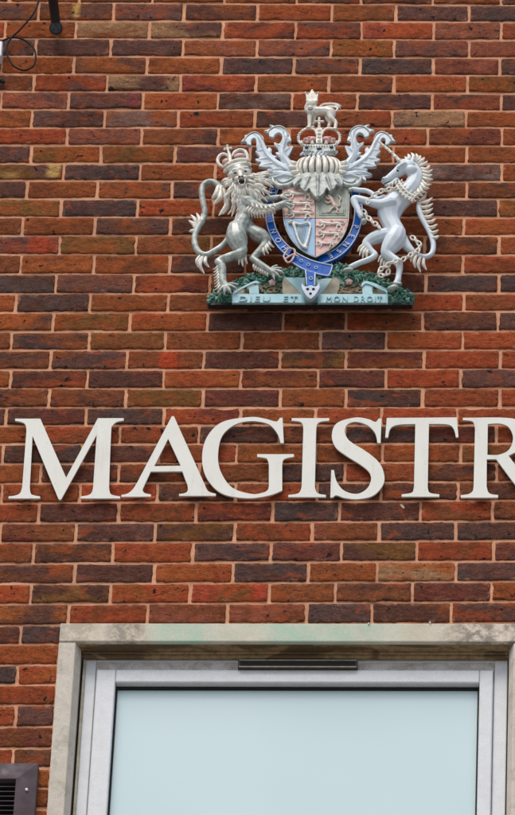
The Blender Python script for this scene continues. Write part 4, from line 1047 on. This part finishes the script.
# head
mb.ell(239, 174, 11.2, 10.8, 9, 8, d=.096); mb.ell(230.6, 176.6, 3.6, 4.4, 4, 0, d=.10); mb.ell(247, 172, 3.4, 4.2, 4, 0, d=.10)
mb.ell(228.0, 172.6, 2.6, 3.0, 2, 0, d=.088); mb.ell(250, 169.6, 2.4, 2.8, 2, 0, d=.088)
lion = part('lion_supporter', mb.sculpt(.0015, 4), 'silver', None, 'silver grey rampant lion wearing a crown, left of the shield')
mb = MB()
mb.tube([(233.4, 170.4, 2.2), (237, 169.4, 1.9), (239.4, 171.4, 1.8)], d=.122); mb.tube([(247, 167.6, 2.0), (243.4, 168, 1.9), (240.8, 170.8, 1.8)], d=.122)
mb.tube([(239.4, 169, 2.0, -.012), (240, 173.4, 2.2, 0), (240.8, 176.4, 2.6, .006)], d=.126)
mb.ell(237.4, 178.6, 3.4, 2.6, 3, 10, d=.124); mb.ell(244.8, 177.4, 3.2, 2.6, 3, -5, d=.124); mb.ell(242, 186, 4.2, 2.6, 4, 8, d=.114)
mb.ell(233, 175, 4.6, 4.6, 3, 0, d=.113); mb.ell(247.4, 173.2, 4.4, 4.8, 3, 0, d=.113); mb.ell(240.4, 173.6, 7.5, 7.5, 4.5, 0, d=.112)
part('lion_face', mb.sculpt(.0012, 2), 'cream', lion)
for x, y in ((235.2, 173), (245.6, 171.2)):
    mb = MB(); mb.ell(x, y, 1.6, .9, .9, 5, d=.1265); part('eye', mb.mesh(smooth=True), 'dark', lion)
mb = MB()
mb.ell(241.6, 182, 3.9, 2.4, 1.6, 8, d=.1225)
part('mouth', mb.mesh(smooth=True), 'dark', lion)
mb = MB(); mb.tube([(239.2, 176.8, .9), (242.4, 176.4, .9)], d=.135)
part('nose', mb.mesh(smooth=True), 'dark', lion)
mb = MB()
for x, y, y2 in ((238.2, 180.4, 183.2), (245, 179.6, 182.4), (239.4, 184.6, 182.8), (244.6, 184, 182.2)): mb.tube([(x, y, .8), (x+.2, y2, .25)], d=.127, n=2)
part('teeth', mb.mesh(smooth=True), 'cream', lion)
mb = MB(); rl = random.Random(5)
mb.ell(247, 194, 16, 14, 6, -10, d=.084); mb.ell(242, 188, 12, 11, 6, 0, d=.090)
part('mane_base', mb.mesh(smooth=True), 'silver', lion)  # darker silver behind the cream locks paints the shade in their gaps
mb = MB()
# rows of locks fanning out around the face
for ring, (r0, r1, n, dd) in enumerate(((8.5, 17, 21, .112), (11, 22, 24, .106), (14, 28, 27, .101), (18, 34.5, 26, .092))):
    for k in range(n):
        a = math.radians(-22+(k+rl.uniform(-.25, .25)+.5*(ring % 2))*(196/(n-1)))
        stretch = 1.0+.18*math.sin(max(0, a))
        x0, y0 = 240+r0*math.cos(a), 179+r0*.9*math.sin(a)
        if a > math.radians(150): stretch *= .72
        x1, y1 = 240.5+r1*math.cos(a)*(.86 if math.cos(a) < 0 else .98), 181+r1*.93*math.sin(a)*stretch
        if x1 < 226.5 and ring >= 2: continue
        lock(mb, x0, y0, x1, y1, rl.uniform(1.35, 1.85), rl.uniform(-.26, .3), d=dd+rl.uniform(-.003, .003), d2=dd-.010, n=4)
part('lion_mane', mb.mesh(smooth=True), 'cream', lion)
mb = MB()
# fur of the arm
for k in range(11):
    t = k/10; x = 249+t*27; y = 208.5+3*math.sin(t*3.0); lock(mb, x, y-2, x-2.5+t*1.5, y+7.5-2.5*t, 1.45, .18, d=.104, d2=.094)
for k in range(6):
    t = k/5; lock(mb, 252+t*22, 203.6+2.4*math.sin(t*3), 256+t*22, 207.5+2.4*math.sin(t*3), 1.2, .2, d=.112)
part('arm_fur', mb.mesh(smooth=True), 'cream', lion)
mb = MB()
# fur of the shins, knees and elbows
for k in range(8):
    t = k/7; lock(mb, 219+1.8*t, 264+t*19, 213.2+t*1.5, 269.5+t*20.5, 1.25, -.15, d=.086)
part('leg_fur', mb.mesh(smooth=True), 'cream', lion)
mb = MB()
for k in range(7):
    t = k/6; lock(mb, 254.5+t*14, 262.6+t*8.6, 254.6+t*13.2, 270.2+t*6.6, 1.25, .12, d=.064)
for q in ((266.4, 243, 271.4, 250.6), (265.4, 245, 268.6, 254), (263.4, 247, 264.8, 255.4), (268, 241, 274.2, 247.4), (242, 254, 238.8, 264.6), (243.6, 254, 243, 266.6), (245.4, 253, 247.4, 264), (240.4, 254, 235.8, 261)):
    lock(mb, *q, 1.5, .1, d=.07)
part('leg_fur', mb.mesh(smooth=True), 'cream', lion)
mb = MB()
for q in ((196.6, 229.4, 190.6, 214.6), (198, 228.4, 196.4, 212.8), (199.6, 226, 201.4, 213.6), (196, 231, 188.4, 220.4), (196, 232.6, 189, 231.6)): lock(mb, *q, 2.1, .15, d=.066)
part('tail_tuft', mb.mesh(smooth=True), 'cream', lion)
mb = MB()
for q in ((203.6, 255, 204.6, 273.8), (201.4, 254.6, 198.4, 267.6), (206.4, 255.2, 209.4, 267.4), (204, 255, 201.4, 271)): lock(mb, *q, 2.0, .22, d=.066)
part('tail_tuft', mb.mesh(smooth=True), 'cream', lion)
mb = MB()
# brush at the end of the tail
for q in ((221, 187.6, 213.6, 204.6, -.18), (223.4, 190, 218.6, 215.8, -.24), (224.6, 193, 222.6, 214.4, -.20), (218.4, 187, 211.6, 199, -.14)): lock(mb, q[0], q[1], q[2], q[3], 3.2, q[4], d=.072, n=5)
part('tail_brush', mb.mesh(smooth=True), 'cream', lion)
for (x, y, x2, y2, d) in ((219.6, 290.6, 217.6, 293.2, .094), (224.6, 291.8, 224, 294.6, .1), (230, 291, 231.4, 293.6, .1), (235.4, 288.4, 238, 290.4, .094), (274, 277.2, 274.6, 279.8, .078), (278.4, 275.4, 280.2, 277.6, .08), (281.8, 272, 284.4, 273.4, .076), (289.8, 208.6, 292, 210, .094), (291.4, 205.4, 294, 205.8, .098), (291, 201.6, 293.6, 201.2, .098)):
    mb = MB(); mb.tube([(x, y, 1.1), (x2, y2, .3)], d=d, n=2); part('claw', mb.mesh(smooth=True), 'rosy', lion)
# its crown, tilted to the left
mb = MB()
mb.tube([(224.2, 167.2, 2.0, 0), (229, 163.6, 2.2, .014), (236, 160.8, 2.3, .02), (243, 159.6, 2.2, .014), (248.2, 160.4, 2.0, 0)], d=.094, n=5)
mb.tube([(225.2, 171.4, 2.3, 0), (230, 167.6, 2.5, .014), (237, 165, 2.6, .02), (244, 163.6, 2.5, .014), (249.6, 164.6, 2.3, 0)], d=.094, n=5)
mb.tube([(229, 157.4, 1.2), (225, 154.2, 1.6), (220.4, 155.2, 1.8), (217.6, 160, 1.8), (219.4, 165, 1.8), (224, 167.6, 1.3)], d=.094, n=5)
mb.tube([(232, 156.4, 1.2), (234.4, 152.4, 1.6), (239.4, 150, 1.8), (244.6, 151.2, 1.8), (247.2, 155.6, 1.8), (247, 160.6, 1.3)], d=.094, n=5)
mb.tube([(230.4, 162, 2.0, .008), (229.8, 157, 1.8, .006), (228.8, 152.4, 1.6)], d=.100, n=4)
for a in range(4):
    an = a*math.pi/2-.15; mb.tube([(227.8, 148.6, .9), (227.8+3.2*math.cos(an), 148.6+3.0*math.sin(an), 1.4)], d=.1, n=3)
for k in range(7):
    t = k/6; mb.ell(225+22*t, 166-6*t-2.6*math.sin(t*3.14), 1.3, 1.3, 1.2, d=.112)
lc = part('lion_crown', mb.sculpt(.0012, 1), 'cream', lion)
mb = MB(); mb.ell(226.4, 161.8, 4.6, 3.6, 5, 25, d=.09); mb.ell(239.4, 156.8, 6.2, 4.0, 5, 12, d=.09); part('lion_crown_cap', mb.mesh(smooth=True), 'rosy', lion)

# ---- unicorn supporter
mb = MB()
mb.tube([(402.4, 165, 6.6), (411, 168.6, 7.6), (415.4, 177, 8.2), (412, 187, 9.0), (403.6, 196.4, 10.6), (395, 203.4, 12.4), (389.6, 212, 12.6), (390.6, 222, 9.8), (395.4, 231, 9.6), (396.6, 238, 10)], d=.076, n=5, flat=.75)
mb.tube([(409.5, 166.5, 6.6), (402, 169.6, 6.6), (394.6, 174.6, 5.0), (388.6, 178.6, 4.0), (384.4, 181.2, 3.4)], d=.088, n=5, flat=.9)   # face
mb.ell(411, 171, 6.6, 6.2, 5, 0, d=.092); mb.ell(384.4, 179, 2.8, 2.4, 2.6, 30, d=.098); mb.tube([(397, 180, 2.6), (390.6, 184, 2.0), (386, 185.4, 1.7)], d=.088, n=4)
mb.tube([(405, 163, 1.6), (401, 164.6, 1.5), (398, 167, 1.2)], d=.108, n=4)
mb.tube([(411.6, 162.6, 2.2), (413, 158.8, 1.8), (412.4, 155.2, .6)], d=.09, n=4); mb.tube([(407, 162, 2.0), (406.2, 158.6, 1.6), (404.6, 156.4, .5)], d=.082, n=4)
# forelegs
mb.tube([(390, 203, 7), (381, 204.6, 5.6), (371, 202.6, 4.3), (361, 199.6, 3.9), (354.2, 199.0, 3.8), (355.4, 204.4, 3.4), (358.6, 210.6, 2.9), (361, 216.6, 2.6)], d=.098, n=5)
mb.tube([(384, 199.4, 5), (377, 199.6, 3.2), (374, 195.2, 2.7), (367, 191.2, 2.7), (359, 190.2, 2.7), (352.6, 189.2, 2.5)], d=.080, n=5)
# hind legs
mb.tube([(397.4, 234, 9.4), (394.4, 241, 10.6), (389.4, 248, 8.6), (386.6, 253.4, 6.0), (391, 257.6, 5.0), (397.6, 262.2, 4.6), (399.6, 268, 3.6), (398.6, 275, 3.1), (397.8, 280.4, 3.4), (395.4, 284.6, 3.2)], d=.088, n=5, flat=.85)
mb.tube([(397, 232, 7), (402, 239.6, 6), (407, 246.6, 5), (412.4, 251.6, 3.6)], d=.07, n=4)
mb.tube([(391, 234, 7), (380, 236.6, 7.6), (370.6, 240.4, 6.4), (366.4, 244.6, 4.6), (371, 251, 3.6), (375, 255.4, 3.4), (369.4, 259.4, 3.2), (361, 262.4, 3.0), (355, 265, 3.0), (351, 267, 3.0)], d=.068, n=5, flat=.85)
# tail
mb.tube([(411, 250.4, 2.8), (417.6, 254.6, 2.7), (425.6, 257, 2.8), (431.6, 253.6, 2.8), (433.4, 245.4, 2.8), (431, 235.4, 2.8), (426.4, 226, 2.9), (421.4, 216.6, 3.1), (418.8, 208, 2.9), (419.4, 200.6, 2.0)], d=.064, n=5)
uni = part('unicorn_supporter', mb.sculpt(.0015, 5), 'lavender', None, 'pale lavender rampant unicorn with chained collar, right of the shield')
mb = MB()
hb = [(402.6, 163.2), (397, 158), (390, 151.2), (383, 145), (377.4, 140.2)]
q = cat(hb, 8)
mb.tube([(x, y, 1.9-1.1*i/(len(q)-1)) for i, (x, y) in enumerate(q)], d=.096, n=1, seg=8)
for i in range(46):
    t = i/45*(len(q)-1.01); k = int(t); f = t-k; x = q[k][0]+(q[k+1][0]-q[k][0])*f; y = q[k][1]+(q[k+1][1]-q[k][1])*f
    r = 2.3-1.2*i/45; ph = i*1.0
    c0 = P(x, y, .096); off = (RGT*.66+UP*.75)*math.cos(ph)*r*.62*K(c0)-FWD*math.sin(ph)*r*.62*K(c0)
    c1 = c0+off; n0 = len(mb.v)
    mb.ell(x, y, r*.55, r*.55, r*.55, d=.096, nu=7, nv=5); mb.v[n0:] = [tuple(V3(v)+off) for v in mb.v[n0:]]
part('horn', mb.sculpt(.0011, 0), 'cream', uni)
mb = MB()
crest = cat([(408, 157.4), (415, 157), (421.6, 160.6), (426.2, 167), (428, 175), (427, 183), (423.4, 190), (417.4, 195.6), (411.6, 199)], 6)
m_ = 17
for k in range(m_):
    t = k/(m_-1)*(len(crest)-1.001); i = int(t); f = t-i; x = crest[i][0]+(crest[i+1][0]-crest[i][0])*f; y = crest[i][1]+(crest[i+1][1]-crest[i][1])*f
    dx, dy = crest[i+1][0]-crest[i][0], crest[i+1][1]-crest[i][1]; l = math.hypot(dx, dy); nx, ny = dy/l, -dx/l
    L = (4.6 if k > 3 else 3.6)*rl.uniform(.8, 1.18)
    lock(mb, x-nx*5-dx/l, y-ny*5-dy/l, x+nx*L+dx/l*.4, y+ny*L+dy/l*.4-.6, rl.uniform(1.6, 2.3), rl.uniform(.1, .4), d=.082)
part('unicorn_mane', mb.mesh(smooth=True), 'cream', uni)
mb = MB()
for q in ((419.4, 203, 432.4, 197.4), (419.6, 207, 433, 203.4), (420.6, 212, 433, 208), (422, 217, 433.6, 213.6), (424.6, 222, 436, 218.4), (427, 227.4, 437.4, 224), (429.6, 232.6, 438.6, 229.8), (431.6, 238, 439, 235.4), (419, 200.6, 426, 192.6)):
    lock(mb, *q, 1.9, .16, d=.068)
part('tail_hair', mb.mesh(smooth=True), 'cream', uni)
mb = MB()
for q in ((417, 255, 415.4, 268), (420.6, 256.6, 420.6, 272.4), (424, 257.4, 426.6, 270), (414.6, 253.6, 411, 262)): lock(mb, *q, 1.9, .15, d=.064)
part('tail_tuft', mb.mesh(smooth=True), 'cream', uni)
mb = MB()
for q in ((366, 245, 359.4, 255.6), (367.4, 247, 362.6, 258.4), (368.6, 248.6, 366.6, 258), (365, 243.6, 357.4, 251.6)): lock(mb, *q, 1.6, .08, d=.07)
part('leg_feathering', mb.mesh(smooth=True), 'cream', uni)
mb = MB()
for q in ((386, 255, 380, 267), (387.4, 256.6, 383.6, 270), (385.2, 253, 378, 262), (389, 258, 387, 267.6)): lock(mb, *q, 1.5, .08, d=.07)
part('leg_feathering', mb.mesh(smooth=True), 'cream', uni)
mb = MB()
for q in ((393, 182, 392.6, 186.6), (396, 181, 396.6, 186), (399, 180, 400.4, 184.6), (390, 183.4, 388.6, 187)): lock(mb, *q, .9, .1, d=.094)
part('beard', mb.mesh(smooth=True), 'cream', uni)
mb = MB()
mb.ell(348, 270.2, 5.6, 3.0, 3.4, 8, d=.074); part('hoof', mb.mesh(smooth=True), 'silver', uni)
mb = MB(); mb.ell(392.6, 288, 6.0, 3.3, 4, 12, d=.096); mb.tube([(394, 283, 1.6), (400.6, 283.6, 1.6)], d=.094); part('hoof', mb.sculpt(.0013, 1), 'silver', uni)
mb = MB(); mb.ell(363.6, 221.6, 3.0, 3.6, 2.8, -25, d=.1); mb.tube([(358, 213, 1.6), (363, 217, 1.4)], d=.1); part('hoof', mb.mesh(smooth=True), 'silver', uni)
mb = MB(); mb.ell(350.4, 190, 2.6, 2.4, 2.4, 0, d=.084); part('hoof', mb.mesh(smooth=True), 'silver', uni)
mb = MB(); mb.ell(383, 178.8, .7, .6, .6, 0, d=.110); part('nostril', mb.mesh(smooth=True), 'dark', uni)
mb = MB(); mb.tube([(384.6, 183.6, .5), (389.6, 181.6, .5)], d=.104, n=2); part('mouth', mb.mesh(smooth=True), 'dark', uni)
mb = MB(); mb.ell(397.6, 170.6, 1.5, .9, .9, -30, d=.109)
part('eye', mb.mesh(smooth=True), 'dark', uni)
mb = MB()   # coronet collar
cc_ = cat([(397, 185.6), (400.6, 191), (406.4, 196.4), (413, 199.4)], 6)
mb.tube([(x, y, 1.2) for x, y in cc_], d=.112, n=1); mb.tube([(x+2.6, y-3.0, 1.1) for x, y in cc_], d=.112, n=1)
for k in range(0, len(cc_), 3):
    x, y = cc_[k]; mb.ell(x+1.3, y-1.6, 1.2, 1.2, 1.2, d=.114); lock(mb, x+2.6, y-3, x+5.2, y-6.6, 1.2, .1, d=.11); mb.ell(x-1, y+1.4, 1.1, 1.1, 1, d=.112)
part('coronet_collar', mb.sculpt(.0011, 1), 'cream', uni)
def chain(pts, d0):
    mb = MB(); q = cat(pts, 12); L = [0]
    for a, b in zip(q, q[1:]): L.append(L[-1]+math.hypot(a[0]-b[0], a[1]-b[1]))
    s = 0; k = 0
    while s < L[-1]:
        i = max(j for j in range(len(L)) if L[j] <= s); i = min(i, len(q)-2); f = (s-L[i])/max(1e-6, L[i+1]-L[i])
        x, y, dd = [q[i][j]+(q[i+1][j]-q[i][j])*f for j in range(3)]
        an = math.atan2(q[i+1][1]-q[i][1], q[i+1][0]-q[i][0])+(.35 if k % 2 else -.25)
        w_ = 1.9 if k % 2 == 0 else .8
        mb.tube([(x+math.cos(an)*2.9*math.cos(t)-math.sin(an)*w_*math.sin(t), y+math.sin(an)*2.9*math.cos(t)+math.cos(an)*w_*math.sin(t), .9, dd+(0 if k % 2 == 0 else .004*math.sin(t))) for t in [2*math.pi*j/10 for j in range(11)]], d=d0, n=1, seg=6)
        s += 4.1; k += 1
    return mb.mesh(smooth=True)
part('chain', chain([(397, 188.5, .034), (388, 189.5, .036), (379, 192, .034), (372, 197.5, .036), (366.5, 203.4, .036)], D), 'cream', uni)
part('chain', chain([(364, 212, .02), (368, 217.6, .028), (373.6, 222.6, .024), (380, 227.4, .016)], D), 'cream', uni)
part('chain', chain([(413, 238, .012), (419, 243.6, .014), (418.4, 250, .02), (411, 255, .026), (402.6, 259.6, .034), (393, 262, .038), (385.6, 266.6, .026), (379, 271, .02), (381.6, 275.6, .02), (387, 273.6, .02), (389.5, 268.8, .022)], D), 'cream', uni)

# ---- iron fixings that carry the relief on the wall
for x, y in ((245, 286), (375, 286), (316, 225), (240, 220), (392, 215), (318, 165)):
    a = P(x, y, .062); mb = MB(); mb.wtube([a, V3((a.x, .004, a.z))], [.006, .006], 8); part('fixing_rod', mb.mesh(smooth=True), 'dark')


# ------------------------------------------------------------------ light
w = bpy.data.worlds.new('World'); S.world = w; w.use_nodes = True; nt = w.node_tree
sky = nt.nodes.new('ShaderNodeTexSky'); sky.sky_type = 'NISHITA'; sky.sun_disc = False
EL, AZ = math.radians(60), math.radians(200)     # sun direction: azimuth from +Y (north) clockwise
sky.sun_elevation = EL; sky.sun_rotation = AZ; sky.dust_density = 3.0; sky.air_density = 1.0; sky.ozone_density = .6
bg = nt.nodes['Background']; bg.inputs['Strength'].default_value = .13; nt.links.new(sky.outputs[0], bg.inputs[0])
ld = bpy.data.lights.new('sun', 'SUN'); ld.energy = 1.6; ld.angle = math.radians(30); ld.color = (1, .965, .92)
so = bpy.data.objects.new('sun', ld); C.objects.link(so); so.location = (5, -10, 30)
dv = V3((math.sin(AZ)*math.cos(EL), math.cos(AZ)*math.cos(EL), math.sin(EL)))
so.rotation_euler = dv.to_track_quat('Z', 'Y').to_euler()
S.view_settings.view_transform = 'Standard'; S.view_settings.look = 'None'; S.view_settings.gamma = 1
S.view_settings.use_curve_mapping = False; S.view_settings.exposure = EXPO = 0.22
S.render.engine = 'CYCLES'; S.cycles.max_bounces = 5
